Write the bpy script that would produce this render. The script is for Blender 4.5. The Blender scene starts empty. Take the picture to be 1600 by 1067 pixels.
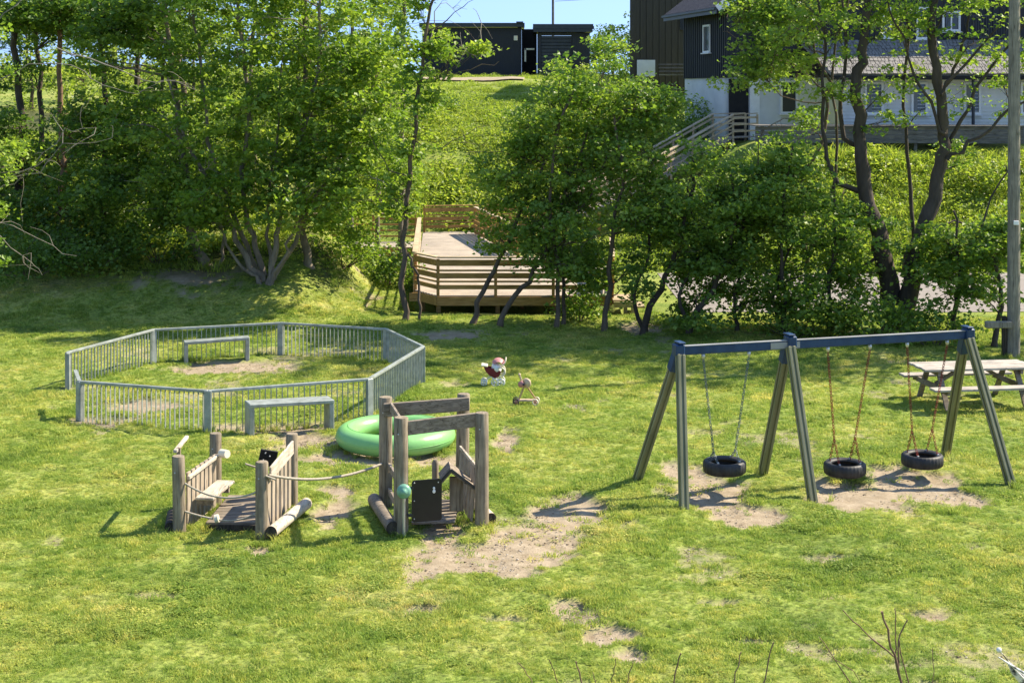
import bpy, math, random
import numpy as np
from mathutils import Vector, Matrix

# ------------------------------------------------------------------ camera, world, sun, exposure
SC = bpy.context.scene
COL = SC.collection
F, CH, YH = 2300.0, 6.2, 140.0          # focal length in photo pixels, eye height, horizon row
cam = bpy.data.cameras.new("camera")
camo = bpy.data.objects.new("camera", cam)
COL.objects.link(camo)
camo.location = (0, 0, CH)
camo.rotation_euler = (math.radians(90), 0, 0)
cam.sensor_width = 36
cam.lens = F / 1600 * 36
cam.shift_y = (YH - 533.5) / 1600
cam.clip_end = 3000
SC.camera = camo

SUN_EL = math.radians(45.5)
SUN_DIR = Vector((0.935, 0.355, 0)).normalized() * math.cos(SUN_EL) + Vector((0, 0, math.sin(SUN_EL)))   # towards the sun
world = bpy.data.worlds.new("World")
SC.world = world
world.use_nodes = True
wn = world.node_tree
wn.nodes.clear()
sky = wn.nodes.new("ShaderNodeTexSky")
sky.sky_type = 'NISHITA'
sky.sun_disc = False
sky.sun_elevation = SUN_EL
sky.sun_rotation = math.atan2(SUN_DIR.x, SUN_DIR.y)
sky.air_density = 1.0
sky.dust_density = 0.1
sky.ozone_density = 2.2
bg = wn.nodes.new("ShaderNodeBackground")
bg.inputs[1].default_value = 0.15
wo = wn.nodes.new("ShaderNodeOutputWorld")
wtc = wn.nodes.new("ShaderNodeTexCoord")
wmp = wn.nodes.new("ShaderNodeMapping")
wmp.inputs['Location'].default_value = (0, 0, .42)      # clear sky: the whitest band sits below the skyline
wn.links.new(wtc.outputs['Generated'], wmp.inputs[0])
wn.links.new(wmp.outputs[0], sky.inputs[0])
wn.links.new(sky.outputs[0], bg.inputs[0])
wn.links.new(bg.outputs[0], wo.inputs[0])
sl = bpy.data.lights.new("sun", 'SUN')
sl.energy = 4.0
sl.angle = math.radians(0.5)
sl.color = (1.0, 0.93, 0.80)
so = bpy.data.objects.new("sun", sl)
COL.objects.link(so)
so.location = (30, 20, 40)
so.rotation_euler = SUN_DIR.to_track_quat('Z', 'Y').to_euler()
SC.view_settings.view_transform = 'Standard'
SC.view_settings.look = 'None'
SC.view_settings.exposure = 1.38
SC.view_settings.gamma = 1
SC.view_settings.use_white_balance = True
SC.view_settings.white_balance_temperature = 7100
SC.render.engine = 'CYCLES'
SC.cycles.max_bounces = 6
SC.cycles.diffuse_bounces = 4
SC.cycles.transmission_bounces = 4
SC.cycles.glossy_bounces = 2
SC.cycles.caustics_reflective = False
SC.cycles.caustics_refractive = False


def at(px, py, d):
    """photo pixel + distance -> world point"""
    return np.array(((px - 800) / F * d, d, CH - (py - YH) / F * d))


def gpt(px, py, z=0.0):
    """photo pixel on the level z -> world x, y"""
    d = F * (CH - z) / (py - YH)
    return np.array(((px - 800) / F * d, d))


# ------------------------------------------------------------------ numpy noise
def _hash(i, j, k, seed):
    h = (i * 374761393 + j * 668265263 + k * 2147483647 + seed * 974711) & 0xffffffff
    h = ((h ^ (h >> 13)) * 1274126177) & 0xffffffff
    h = (h ^ (h >> 16)) & 0xffffffff
    return h.astype(np.float64) / 4294967295.0


def vnoise(x, y, z=0.0, seed=0):
    x, y, z = np.broadcast_arrays(np.asarray(x, float), np.asarray(y, float), np.asarray(z, float))
    i, j, k = np.floor(x).astype(np.int64), np.floor(y).astype(np.int64), np.floor(z).astype(np.int64)
    u, v, w = x - i, y - j, z - k
    u, v, w = u * u * (3 - 2 * u), v * v * (3 - 2 * v), w * w * (3 - 2 * w)
    r = 0
    for a in (0, 1):
        for b in (0, 1):
            for c in (0, 1):
                r = r + _hash(i + a, j + b, k + c, seed) * (u if a else 1 - u) * (v if b else 1 - v) * (w if c else 1 - w)
    return r


def fbm(x, y, z=0.0, seed=0, octv=3):
    r, amp, tot = 0, 1.0, 0
    for o in range(octv):
        f = 2 ** o
        r = r + amp * vnoise(np.asarray(x) * f, np.asarray(y) * f, np.asarray(z) * f, seed + o * 17)
        tot += amp
        amp *= .5
    return r / tot


def sstep(t):
    t = np.clip(t, 0, 1)
    return t * t * (3 - 2 * t)


# ------------------------------------------------------------------ terrain
def H(x, y, detail=True):
    x = np.asarray(x, float)
    y = np.asarray(y, float)
    t = np.clip(y - 39.2, 0, None)
    hl = np.minimum(5.4 * (1 - np.exp(-t / 15)) + .028 * t, 7.5)
    t = np.clip(y - 59.5, 0, None)
    hc = np.minimum(6.0 * (1 - np.exp(-t / 10)) + .026 * t, 7.5)
    hr = 3.95 * sstep((y - 50.4) / 11.0) + 2.9 * sstep((y - 82) / 16)
    edge = np.where(y < 46, -3.9, -3.9 - 3.6 * sstep((y - 46) / 3) + 4.5 * sstep((y - 62) / 10))
    wl = sstep((edge - x) / 2.6)
    wr = sstep((x - 6.8) / 4.2)
    h = hc * (1 - wr) + hr * wr
    h = h * (1 - wl) + hl * wl
    if detail:
        calm = np.clip(1 - 1.0 * road_mask(x, y), 0, 1)
        h = h + calm * ((fbm(x * .35, y * .35, seed=3) - .5) * .10 + (fbm(x * 2.2, y * 2.2, seed=5) - .5) * .05)
        h = h + calm * sstep((y - 60) / 6) * (fbm(x * .22, y * .22, seed=8) - .5) * .5
        dmk = dirt_mask(x, y)
        h = h - .07 * dmk + dmk * (fbm(x * 5, y * 5, seed=15) - .5) * .05
        h = h - .32 * sstep((x + 3.4) / .5) * sstep((3.0 - x) / .4) * sstep((y - 40.9) / .6) * sstep((58 - y) / 1.0)
    return h


def road_mask(x, y):
    return sstep((x - 3.6) / 1.0) * sstep((y - 39.9) / .8) * sstep((50.8 - y) / .8)


# worn places on the lawn: photo pixel centre, half width, half height, strength
DIRT = [(735, 868, 100, 24, 1.15), (835, 838, 62, 27, 1.15), (885, 795, 48, 20, 1.1), (655, 893, 28, 14, .9), (795, 888, 42, 14, .9),
        (690, 830, 30, 24, .9), (700, 800, 26, 30, .9),
        (1068, 735, 34, 20, .9), (1115, 768, 58, 22, 1.15), (1175, 800, 52, 20, 1.1),
        (1300, 762, 30, 18, 1.0), (1345, 774, 72, 24, 1.15), (1440, 762, 72, 24, 1.15), (1395, 740, 46, 14, 1.0), (1490, 772, 40, 18, .95),
        (520, 797, 34, 26, .85), (530, 768, 30, 12, .8), (480, 690, 62, 13, .95), (560, 712, 84, 14, .95), (690, 715, 60, 14, .9), (790, 688, 20, 26, .75),
        (430, 666, 95, 8, .85), (230, 636, 80, 16, .72), (356, 572, 80, 9, 1.05), (160, 655, 60, 8, .6),
        (885, 945, 26, 9, .9), (915, 965, 32, 11, 1.05), (950, 990, 36, 13, 1.1), (985, 1022, 26, 12, 1.0), (1180, 1000, 42, 8, .58), (1290, 872, 44, 9, .58),
        (662, 950, 30, 7, .7), (790, 960, 40, 7, .6), (1460, 955, 60, 8, .52), (240, 930, 70, 8, .5), (150, 975, 60, 7, .5), (320, 860, 60, 8, .5),
        (1003, 512, 34, 10, 1.0), (700, 522, 46, 9, .8), (330, 452, 70, 10, .9), (300, 480, 90, 9, .7), (980, 820, 50, 8, .45),
        (585, 470, 30, 10, .6), (560, 440, 30, 12, .6), (1290, 930, 60, 6, .5), (1120, 940, 60, 6, .45), (405, 858, 18, 7, .8)]
_D = []
for (px, py, rx, ry, st) in DIRT:
    c = gpt(px, py)
    e = gpt(px + rx, py)
    n = gpt(px, py + ry)
    f_ = gpt(px, py - ry)
    _D.append((c[0], c[1], e[0] - c[0], (f_[1] - n[1]) / 2, st))


def dirt_mask(x, y):
    x = np.asarray(x, float)
    y = np.asarray(y, float)
    m = np.zeros(np.broadcast(x, y).shape)
    for (cx, cy, rx, ry, st) in _D:
        r2 = ((x - cx) / rx) ** 2 + ((y - cy) / ry) ** 2
        m = np.maximum(m, st * np.exp(-r2 * .75))
    n = fbm(x * 1.7, y * 1.7, seed=21, octv=4)
    sm = fbm(x * .8 + 40, y * .8, seed=33, octv=4)
    n2 = fbm(x * 7.5, y * 7.5, seed=27, octv=3)
    v = m * 1.1 + (n - .5) * .9 + (n2 - .5) * .5
    thin = sstep((sm - .66) / .06) * .5 * (y < 38)
    return np.clip(np.maximum(sstep((v - .34) / .26), thin), 0, 1)


# ------------------------------------------------------------------ node helpers
def mat(name, build):
    m = bpy.data.materials.new(name)
    m.use_nodes = True
    nt = m.node_tree
    nt.nodes.clear()
    out = nt.nodes.new("ShaderNodeOutputMaterial")

    def N(t, **k):
        n = nt.nodes.new(t)
        for a, b in k.items():
            setattr(n, a, b)
        return n

    def L(a, b):
        nt.links.new(a, b)
    build(N, L, out)
    return m


def ramp(N, stops, interp='LINEAR'):
    r = N("ShaderNodeValToRGB")
    r.color_ramp.interpolation = interp
    e = r.color_ramp.elements
    while len(e) < len(stops):
        e.new(.5)
    for q, (p, c) in zip(e, stops):
        q.position = p
        q.color = (*c, 1) if len(c) == 3 else c
    return r


def noise(N, L, scale, vec=None, detail=4, rough=.6, stretch=None, coord='Object'):
    n = N("ShaderNodeTexNoise")
    n.inputs['Scale'].default_value = scale
    n.inputs['Detail'].default_value = detail
    n.inputs['Roughness'].default_value = rough
    if vec is None:
        tc = N("ShaderNodeTexCoord")
        vec = tc.outputs[coord]
    if stretch:
        mp = N("ShaderNodeMapping")
        mp.inputs['Scale'].default_value = stretch
        L(vec, mp.inputs[0])
        vec = mp.outputs[0]
    L(vec, n.inputs['Vector'])
    return n


def mixc(N, L, a, b, fac, mode='MIX'):
    m = N("ShaderNodeMix", data_type='RGBA', blend_type=mode)
    for i, s in ((6, a), (7, b)):
        if hasattr(s, 'links'):
            L(s, m.inputs[i])
        else:
            m.inputs[i].default_value = (*s, 1)
    if hasattr(fac, 'links'):
        L(fac, m.inputs[0])
    else:
        m.inputs[0].default_value = fac
    return m.outputs[2]


def simple(name, c1, c2, scale=6, rough=.7, metal=0, stretch=None, bump=.2, bscale=None, spec=.4):
    def b(N, L, out):
        p = N("ShaderNodeBsdfPrincipled")
        n = noise(N, L, scale, stretch=stretch, detail=6)
        r = ramp(N, [(.3, c1), (.7, c2)])
        L(n.outputs[0], r.inputs[0])
        L(r.outputs[0], p.inputs['Base Color'])
        p.inputs['Roughness'].default_value = rough
        p.inputs['Metallic'].default_value = metal
        p.inputs['Specular IOR Level'].default_value = spec
        if bump:
            n2 = noise(N, L, bscale or scale * 3, stretch=stretch, detail=5)
            bp = N("ShaderNodeBump")
            bp.inputs['Strength'].default_value = bump
            bp.inputs['Distance'].default_value = .01
            L(n2.outputs[0], bp.inputs['Height'])
            L(bp.outputs[0], p.inputs['Normal'])
        L(p.outputs[0], out.inputs[0])
    return mat(name, b)


def leafmat(name, dark, mid, light, trans=.52, rough=.42, tmul=(1.15, 1.2, .6)):
    """leaf colour from the per-face tint attribute plus a broad variation"""
    def b(N, L, out):
        at_ = N("ShaderNodeAttribute", attribute_name='tint')
        g = N("ShaderNodeNewGeometry")
        n = noise(N, L, .7, vec=g.outputs['Position'], detail=2)
        ad = N("ShaderNodeMath", operation='MULTIPLY_ADD')
        L(n.outputs[0], ad.inputs[0])
        ad.inputs[1].default_value = .5
        ad.inputs[2].default_value = -.25
        a2 = N("ShaderNodeMath", operation='ADD')
        L(ad.outputs[0], a2.inputs[0])
        L(at_.outputs['Fac'], a2.inputs[1])
        r = ramp(N, [(0, dark), (.5, mid), (1, light)])
        L(a2.outputs[0], r.inputs[0])
        p = N("ShaderNodeBsdfPrincipled")
        L(r.outputs[0], p.inputs['Base Color'])
        p.inputs['Roughness'].default_value = rough
        p.inputs['Specular IOR Level'].default_value = .35
        t = N("ShaderNodeBsdfTranslucent")
        tcx = mixc(N, L, r.outputs[0], tmul, 1.0, 'MULTIPLY')
        L(tcx, t.inputs[0])
        mx = N("ShaderNodeMixShader")
        mx.inputs[0].default_value = trans
        L(p.outputs[0], mx.inputs[1])
        L(t.outputs[0], mx.inputs[2])
        L(mx.outputs[0], out.inputs[0])
    return mat(name, b)


# ------------------------------------------------------------------ materials
def grass_colour(N, L, fine=None):
    """lawn colour from world position: fresh green, yellowed and dry patches"""
    g = N("ShaderNodeNewGeometry")
    n1 = noise(N, L, .38, vec=g.outputs['Position'], detail=5, rough=.65)
    n2 = noise(N, L, 2.2, vec=g.outputs['Position'], detail=7, rough=.72)
    r1 = ramp(N, [(.28, (.205, .295, .066)), (.45, (.325, .415, .092)), (.59, (.43, .475, .125)), (.74, (.56, .53, .25))])
    L(n1.outputs[0], r1.inputs[0])
    r2 = ramp(N, [(.3, (.68, .80, .66)), (.52, (1, 1, 1)), (.74, (1.35, 1.18, 1.35))])
    L(n2.outputs[0], r2.inputs[0])
    return mixc(N, L, r1.outputs[0], r2.outputs[0], 1.0, 'MULTIPLY')


def b_ground(N, L, out):
    g = N("ShaderNodeNewGeometry")
    gc = grass_colour(N, L)
    gn = noise(N, L, 16, vec=g.outputs['Position'], detail=5, rough=.7)
    gr = ramp(N, [(.36, (.22, .24, .2)), (.5, (.6, .6, .55)), (.66, (.95, .9, .85))])
    L(gn.outputs[0], gr.inputs[0])
    gd = mixc(N, L, gc, gr.outputs[0], 1.0, 'MULTIPLY')
    d1 = noise(N, L, 5, vec=g.outputs['Position'], detail=8, rough=.7)
    dr = ramp(N, [(.28, (.20, .15, .095)), (.42, (.29, .23, .155)), (.58, (.36, .29, .205)), (.74, (.46, .39, .29))])
    L(d1.outputs[0], dr.inputs[0])
    am = N("ShaderNodeAttribute", attribute_name='dirt')
    c = mixc(N, L, gd, dr.outputs[0], am.outputs['Fac'])
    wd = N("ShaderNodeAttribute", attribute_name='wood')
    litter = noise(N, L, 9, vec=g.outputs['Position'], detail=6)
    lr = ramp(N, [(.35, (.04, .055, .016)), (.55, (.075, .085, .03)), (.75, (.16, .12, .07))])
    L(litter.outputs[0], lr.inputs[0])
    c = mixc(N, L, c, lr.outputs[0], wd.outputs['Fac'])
    p = N("ShaderNodeBsdfPrincipled")
    L(c, p.inputs['Base Color'])
    p.inputs['Roughness'].default_value = .95
    p.inputs['Specular IOR Level'].default_value = .15
    bn = noise(N, L, 38, vec=g.outputs['Position'], detail=6, rough=.7)
    bp = N("ShaderNodeBump")
    bp.inputs['Strength'].default_value = .7
    bp.inputs['Distance'].default_value = .03
    L(bn.outputs[0], bp.inputs['Height'])
    L(bp.outputs[0], p.inputs['Normal'])
    L(p.outputs[0], out.inputs[0])


M = {}
M['ground'] = mat('ground', b_ground)


def b_blade(N, L, out):
    gc = grass_colour(N, L)
    oi = N("ShaderNodeObjectInfo")
    r = ramp(N, [(0, (.6, .74, .6)), (.35, (.94, 1, .92)), (.75, (1.15, 1.1, .95)), (1, (1.75, 1.4, 1.6))])
    L(oi.outputs['Random'], r.inputs[0])
    c = mixc(N, L, gc, r.outputs[0], 1.0, 'MULTIPLY')
    at_ = N("ShaderNodeAttribute", attribute_name='tint')
    r2 = ramp(N, [(0, (.75, .8, .7)), (.7, (1.1, 1.1, 1.0)), (.95, (1.15, 1.15, 1.1)), (1, (1.9, 1.5, 2.2))])
    L(at_.outputs['Fac'], r2.inputs[0])
    c = mixc(N, L, c, r2.outputs[0], 1.0, 'MULTIPLY')
    p = N("ShaderNodeBsdfPrincipled")
    L(c, p.inputs['Base Color'])
    p.inputs['Roughness'].default_value = .55
    p.inputs['Specular IOR Level'].default_value = .25
    t = N("ShaderNodeBsdfTranslucent")
    L(c, t.inputs[0])
    mx = N("ShaderNodeMixShader")
    mx.inputs[0].default_value = .5
    L(p.outputs[0], mx.inputs[1])
    L(t.outputs[0], mx.inputs[2])
    L(mx.outputs[0], out.inputs[0])


M['blade'] = mat('grass_blade', b_blade)
M['leaf'] = leafmat('leaf_green', (.105, .195, .04), (.19, .30, .055), (.32, .41, .085))
M['leaf_bright'] = leafmat('leaf_fresh_green', (.12, .22, .038), (.225, .34, .055), (.38, .46, .09))
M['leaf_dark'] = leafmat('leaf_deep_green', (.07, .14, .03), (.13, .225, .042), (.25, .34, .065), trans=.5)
M['leaf_far'] = leafmat('leaf_far_green', (.05, .10, .03), (.08, .15, .035), (.13, .2, .04))
M['shrub'] = leafmat('shrub_leaf', (.15, .24, .045), (.29, .37, .065), (.46, .50, .13), trans=.55)


def b_bark(c1, c2):
    def b(N, L, out):
        p = N("ShaderNodeBsdfPrincipled")
        n = noise(N, L, 5, stretch=(1, 1, .25), detail=8, rough=.7)
        r = ramp(N, [(.3, c1), (.7, c2)])
        L(n.outputs[0], r.inputs[0])
        L(r.outputs[0], p.inputs['Base Color'])
        p.inputs['Roughness'].default_value = .9
        bp = N("ShaderNodeBump")
        bp.inputs['Strength'].default_value = .8
        bp.inputs['Distance'].default_value = .02
        n2 = noise(N, L, 22, stretch=(1, 1, .2), detail=6)
        L(n2.outputs[0], bp.inputs['Height'])
        L(bp.outputs[0], p.inputs['Normal'])
        L(p.outputs[0], out.inputs[0])
    return b


M['bark'] = mat('bark_brown', b_bark((.055, .038, .025), (.17, .125, .085)))
M['bark_pale'] = mat('bark_grey', b_bark((.10, .08, .058), (.30, .245, .185)))
M['bark_dark'] = mat('bark_dark', b_bark((.03, .022, .016), (.10, .075, .055)))
M['bark_red'] = mat('bark_reddish', b_bark((.10, .055, .035), (.26, .16, .10)))
M['twig'] = mat('twig_pale', b_bark((.13, .115, .09), (.27, .24, .2)))


def b_wood(c1, c2, c3, along='x', gscale=3, rough=.8):
    st = {'x': (.08, 1, 1), 'y': (1, .08, 1), 'z': (1, 1, .08)}[along]

    def b(N, L, out):
        p = N("ShaderNodeBsdfPrincipled")
        n = noise(N, L, 30, stretch=st, detail=6, rough=.65)
        r = ramp(N, [(.3, c1), (.5, c2), (.72, c3)])
        L(n.outputs[0], r.inputs[0])
        n3 = noise(N, L, gscale, detail=4)
        r3 = ramp(N, [(.3, (.72, .72, .72)), (.7, (1.15, 1.13, 1.1))])
        L(n3.outputs[0], r3.inputs[0])
        c = mixc(N, L, r.outputs[0], r3.outputs[0], 1.0, 'MULTIPLY')
        nk = noise(N, L, 9, stretch=tuple(k * (.5 if k < 1 else 1) for k in st), detail=3)
        rk = ramp(N, [(.485, (1, 1, 1)), (.5, (.38, .36, .34)), (.515, (1, 1, 1))])
        L(nk.outputs[0], rk.inputs[0])
        c = mixc(N, L, c, rk.outputs[0], 1.0, 'MULTIPLY')
        L(c, p.inputs['Base Color'])
        p.inputs['Roughness'].default_value = rough
        p.inputs['Specular IOR Level'].default_value = .25
        bp = N("ShaderNodeBump")
        bp.inputs['Strength'].default_value = .35
        bp.inputs['Distance'].default_value = .006
        L(n.outputs[0], bp.inputs['Height'])
        L(bp.outputs[0], p.inputs['Normal'])
        L(p.outputs[0], out.inputs[0])
    return b


M['wood_z'] = mat('weathered_wood_post', b_wood((.15, .12, .085), (.26, .215, .155), (.38, .325, .245), 'z'))
M['slat'] = mat('weathered_wood_slat', b_wood((.24, .19, .14), (.37, .31, .24), (.48, .42, .34), 'z'))
M['wood_x'] = mat('weathered_wood_board', b_wood((.13, .105, .08), (.23, .19, .15), (.34, .29, .23), 'x'))
M['wood_y'] = mat('weathered_wood_plank', b_wood((.16, .13, .1), (.29, .24, .19), (.42, .37, .3), 'y'))
M['wood_end'] = mat('dark_end_grain', b_wood((.03, .024, .018), (.06, .05, .04), (.1, .08, .06), 'z'))
M['wood_pale'] = mat('sun_bleached_wood', b_wood((.34, .29, .23), (.5, .44, .36), (.62, .56, .47), 'y'))
M['table_wood'] = mat('bleached_table_wood', b_wood((.3, .26, .22), (.42, .38, .33), (.55, .51, .46), 'x'))
M['deck_floor'] = mat('deck_floor_boards', b_wood((.30, .25, .205), (.39, .335, .28), (.48, .42, .36), 'x', gscale=1.2))
M['deck_rail'] = mat('deck_rail_boards', b_wood((.26, .14, .045), (.40, .235, .085), (.52, .34, .145), 'x', gscale=1.5))
M['deck_pale'] = mat('pale_handrail', b_wood((.36, .27, .17), (.48, .38, .26), (.6, .5, .37), 'x', gscale=1.5))
M['pole'] = mat('grey_pole_wood', b_wood((.15, .135, .11), (.24, .22, .18), (.33, .3, .25), 'z'))
M['terrace'] = mat('grey_terrace_boards', b_wood((.10, .095, .085), (.16, .15, .135), (.23, .215, .2), 'x', gscale=1))
M['pole_far'] = simple('far_pole_wood', (.11, .1, .1), (.17, .16, .15))
M['paint_grey'] = simple('pale_grey_painted_steel', (.20, .225, .205), (.36, .395, .38), 7, .42, .1, bump=.05)
M['galv'] = simple('grey_green_steel_profile', (.15, .155, .085), (.27, .26, .165), 3, .5, .35, stretch=(1, 1, .3), bump=.1)
M['blue'] = simple('blue_paint', (.009, .032, .09), (.02, .060, .14), 5, .4, .1, bump=.1)
M['beam_lit'] = simple('pale_sunlit_beam_paint', (.24, .23, .22), (.36, .36, .36), 2, .5, .2, bump=.1)  # pale grey that paints sunlight onto the top of the blue beam
M['rubber'] = simple('black_rubber', (.012, .013, .016), (.045, .043, .04), 7, .55, bump=.2)
M['chain_steel'] = simple('chain_steel', (.10, .13, .13), (.24, .27, .26), 20, .45, .5)
M['chain_red'] = simple('red_chain', (.16, .014, .010), (.32, .05, .03), 20, .5, .1)
M['black_plate'] = simple('black_panel_plastic', (.008, .008, .009), (.014, .014, .015), 8, .42, bump=.05)
M['bolt'] = simple('zinc_bolt', (.45, .45, .43), (.6, .6, .58), 8, .35, .6, bump=0)
M['knob_green'] = simple('pale_green_plastic', (.12, .30, .21), (.19, .40, .30), 8, .4, bump=0)


def b_ring(N, L, out):
    p = N("ShaderNodeBsdfPrincipled")
    n = noise(N, L, 3, detail=8, rough=.7)
    r = ramp(N, [(.3, (.22, .50, .17)), (.55, (.20, .47, .155)), (.74, (.16, .38, .12)), (.84, (.2, .24, .11))])
    L(n.outputs[0], r.inputs[0])
    L(r.outputs[0], p.inputs['Base Color'])
    rr2 = ramp(N, [(.4, (.28, .28, .28)), (.7, (.5, .5, .5))])
    L(n.outputs[0], rr2.inputs[0])
    L(rr2.outputs[0], p.inputs['Roughness'])
    bp = N("ShaderNodeBump")
    bp.inputs['Strength'].default_value = .25
    bp.inputs['Distance'].default_value = .02
    L(noise(N, L, 5, detail=3).outputs[0], bp.inputs['Height'])
    L(bp.outputs[0], p.inputs['Normal'])
    L(p.outputs[0], out.inputs[0])


M['ring_green'] = mat('green_inflatable_vinyl', b_ring)
M['rope'] = simple('sun_bleached_rope', (.28, .24, .18), (.45, .4, .32), 40, .9)
M['cream'] = simple('cream_plastic', (.62, .56, .42), (.74, .69, .56), 6, .45, bump=0)
M['white_pl'] = simple('white_plastic', (.68, .68, .68), (.8, .8, .8), 6, .4, bump=0)
M['red_pl'] = simple('dark_red_fabric', (.11, .006, .012), (.2, .015, .022), 6, .6)
M['pink'] = simple('pink_paint', (.42, .16, .16), (.56, .26, .24), 6, .5)
M['toy_wood'] = simple('toy_plywood', (.40, .22, .10), (.52, .33, .16), 8, .5)
M['toy_pale'] = simple('tan_painted_plywood', (.5, .36, .24), (.62, .47, .33), 8, .5)
M['asphalt'] = simple('grey_road_gravel', (.19, .165, .15), (.27, .24, .215), 3, .95, bump=.5, bscale=60)
M['path_gravel'] = simple('sandy_path_gravel', (.26, .20, .13), (.36, .30, .2), 3, .95, bump=.5, bscale=40)
M['white_wall'] = simple('white_render', (.56, .57, .58), (.68, .69, .7), 1.5, .85, bump=.2, bscale=30)
M['white_board'] = simple('white_weatherboard', (.60, .60, .59), (.7, .7, .69), 2, .6, bump=.1)
M['dark_clad'] = simple('black_vertical_cladding', (.012, .014, .019), (.022, .024, .031), 4, .6, stretch=(6, 6, .5), bump=.1)
M['olive_clad'] = simple('dark_olive_brown_cladding', (.040, .034, .024), (.065, .056, .040), 4, .65, stretch=(6, 6, .5), bump=.1)
M['metal_dark'] = simple('dark_grey_metal', (.03, .034, .042), (.045, .05, .06), 4, .4, .3, bump=0)
M['roof_tile'] = simple('grey_brown_roof_tiles', (.10, .085, .085), (.18, .155, .15), 8, .7)
M['shingle'] = simple('weathered_grey_roof_boards', (.14, .132, .12), (.26, .245, .225), 2.5, .85, stretch=(.3, 1, 4))
M['trim_white'] = simple('white_trim', (.7, .7, .7), (.8, .8, .8), 4, .5, bump=0)
M['foundation'] = simple('grey_stone_foundation', (.13, .125, .12), (.24, .23, .215), 3, .9, bump=.6)
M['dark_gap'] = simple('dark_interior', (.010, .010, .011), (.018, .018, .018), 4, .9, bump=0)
M['curtain'] = simple('pale_curtain', (.16, .17, .18), (.24, .25, .26), 10, .9, stretch=(8, 8, .3), bump=0)


def b_glass(N, L, out):
    p = N("ShaderNodeBsdfPrincipled")
    p.inputs['Base Color'].default_value = (.02, .026, .03, 1)
    p.inputs['Roughness'].default_value = .06
    p.inputs['Specular IOR Level'].default_value = .8
    L(p.outputs[0], out.inputs[0])


M['glass'] = mat('window_glass', b_glass)


def b_birch(N, L, out):
    p = N("ShaderNodeBsdfPrincipled")
    n = noise(N, L, 14, detail=4)
    r = ramp(N, [(.40, (.02, .02, .02)), (.47, (.3, .29, .27)), (.55, (.72, .7, .66))])
    L(n.outputs[0], r.inputs[0])
    L(r.outputs[0], p.inputs['Base Color'])
    p.inputs['Roughness'].default_value = .7
    L(p.outputs[0], out.inputs[0])


M['birch'] = mat('mottled_white_bark', b_birch)


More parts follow.
